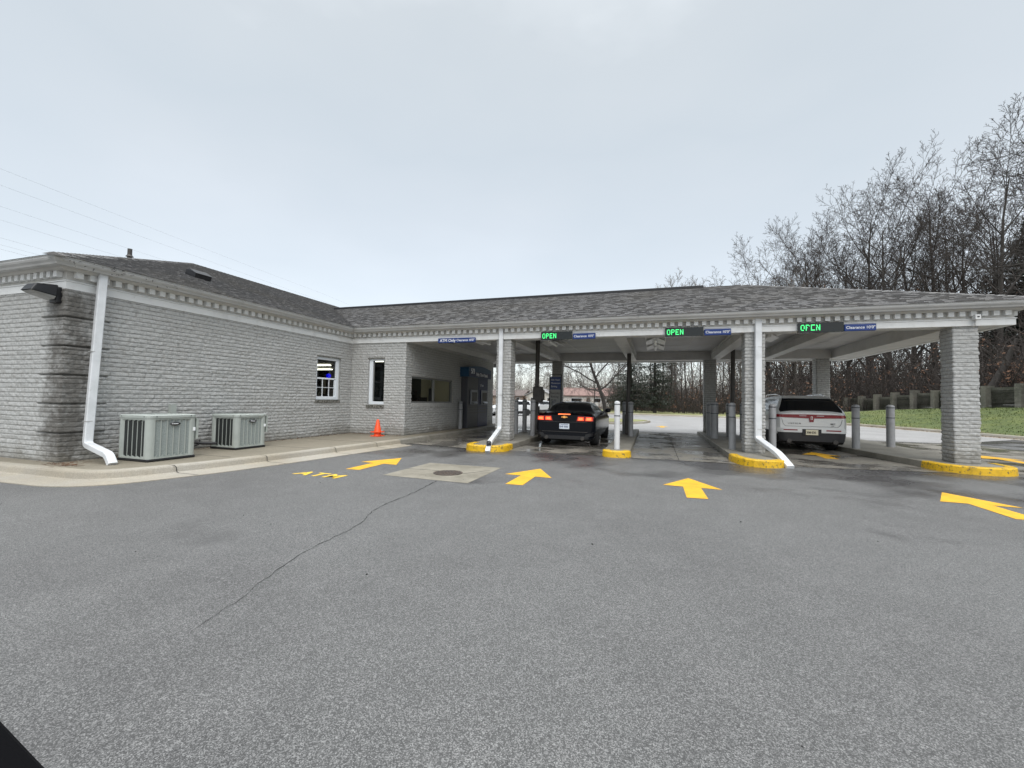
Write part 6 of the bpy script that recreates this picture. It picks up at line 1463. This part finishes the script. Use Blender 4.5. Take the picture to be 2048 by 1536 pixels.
# ------------------------------------------------------------------ houses far beyond
def house(x, y, w_, d, hw, hr, rz, label, roofc, wallc, gable_front):
    t = thing("house", (x, y, 0), label, "house", rz=R(rz)); m_w = pm("house_siding", wallc, .8); m_r = pm("house_roof", roofc, .9, var=(2, tuple(c * .75 for c in roofc), .4, .7))
    mb = MB(); mb.box(-w_ / 2, w_ / 2, -d / 2, d / 2, 0, hw)
    if gable_front: mb.add([(-w_ / 2, -d / 2, hw), (w_ / 2, -d / 2, hw), (0, -d / 2, hw + hr), (-w_ / 2, d / 2, hw), (w_ / 2, d / 2, hw), (0, d / 2, hw + hr)], [(0, 1, 2), (3, 5, 4)])
    else: mb.add([(-w_ / 2, -d / 2, hw), (-w_ / 2, d / 2, hw), (-w_ / 2, 0, hw + hr), (w_ / 2, -d / 2, hw), (w_ / 2, d / 2, hw), (w_ / 2, 0, hw + hr)], [(0, 2, 1), (3, 4, 5)])
    mb.build("wall", m_w, t); mb = MB(); o_ = .5
    if gable_front:
        for s_ in (-1, 1): mb.add([(0, -d / 2 - o_, hw + hr + .05), (0, d / 2 + o_, hw + hr + .05), (s_ * (w_ / 2 + o_), d / 2 + o_, hw - .2), (s_ * (w_ / 2 + o_), -d / 2 - o_, hw - .2), (0, -d / 2 - o_, hw + hr + .25), (0, d / 2 + o_, hw + hr + .25), (s_ * (w_ / 2 + o_), d / 2 + o_, hw), (s_ * (w_ / 2 + o_), -d / 2 - o_, hw)], [(0, 1, 2, 3), (4, 7, 6, 5), (0, 3, 7, 4), (3, 2, 6, 7), (1, 5, 6, 2)])
    else:
        for s_ in (-1, 1): mb.add([(-w_ / 2 - o_, 0, hw + hr + .05), (w_ / 2 + o_, 0, hw + hr + .05), (w_ / 2 + o_, s_ * (d / 2 + o_), hw - .2), (-w_ / 2 - o_, s_ * (d / 2 + o_), hw - .2), (-w_ / 2 - o_, 0, hw + hr + .25), (w_ / 2 + o_, 0, hw + hr + .25), (w_ / 2 + o_, s_ * (d / 2 + o_), hw), (-w_ / 2 - o_, s_ * (d / 2 + o_), hw)], [(0, 1, 2, 3), (4, 7, 6, 5), (0, 3, 7, 4), (3, 2, 6, 7), (1, 5, 6, 2)])
    mb.build("roof", m_r, t)
    for wx in ((-.32, -.12), (.1, .22), (.32, .42)):
        mb = MB(); mb.box(wx[0] * w_, wx[1] * w_, -d / 2 - .04, -d / 2 - .002, 1.0, 2.0); wd_ = mb.build("window", M_frame, t); mb = MB(); mb.box(wx[0] * w_ + .08, wx[1] * w_ - .08, -d / 2 - .06, -d / 2 - .041, 1.08, 1.92); mb.build("pane", M_cglass, wd_)
    mb = MB(); mb.box(-.04 * w_, .03 * w_, -d / 2 - .04, -d / 2 - .002, 0, 2.05); mb.build("door", M_dkmetal, t)
    if hr > 1.4 and not gable_front: mb = MB(); mb.box(-w_ / 2 - .03, -w_ / 2 - .001, -d / 2 * .8, d / 2 * .8, hw - .1, hw + hr * .6); mb.build("gable_boards", M_dkmetal, t)
house(-16.2, 112, 13.5, 9, 2.7, 1.75, 8, "far white house with a faded red roof", (.26, .17, .15), (.62, .60, .56), False)
house(-28.6, 113, 7.0, 9, 2.5, 1.7, 0, "far cream house with a white gable", (.30, .30, .30), (.66, .64, .58), True)
house(-37.5, 112, 9.0, 8, 2.4, 1.3, 0, "far low brown house left of the gabled one", (.16, .13, .12), (.34, .27, .22), False)

# lamp post seen beyond the silver car
lp = thing("light_pole", (13.2, 43.5, 0), "slim grey light pole beyond the silver car", "light pole"); mb = MB(); mb.tube([(0, 0, 0), (0, 0, 9.5)], [.09, .06], 8); mb.build("shaft", M_bol, lp); mb = MB(); mb.box(-.9, 0, -.14, .14, 9.4, 9.55); mb.build("lamp_head", M_dkmetal, lp, bevel=.03)

# ------------------------------------------------------------------ overhead wires
for i, (z, x_) in enumerate(((12.05, -30), (11.26, -30), (10.37, -30.4), (9.65, -30.2), (8.73, -30), (8.47, -30.3), (8.21, -30.1))):
    mb = MB(); pts = []
    for k in range(40):
        y = -10 + k * 5.2; s_ = ((y + 10) % 48) / 48 - .5; pts.append((x_ - (y - 11.5) * .1416, y, z + .9 * (s_ * s_ - ((11.5 + 10) % 48 / 48 - .5) ** 2)))
    mb.tube(pts, .004, 4); tag(mb.build("power_line", M_bol), "thin overhead wire, number %s from the top, crossing the sky above the bank" % ["one", "two", "three", "four", "five", "six", "seven"][i], "power line", "overhead power lines")
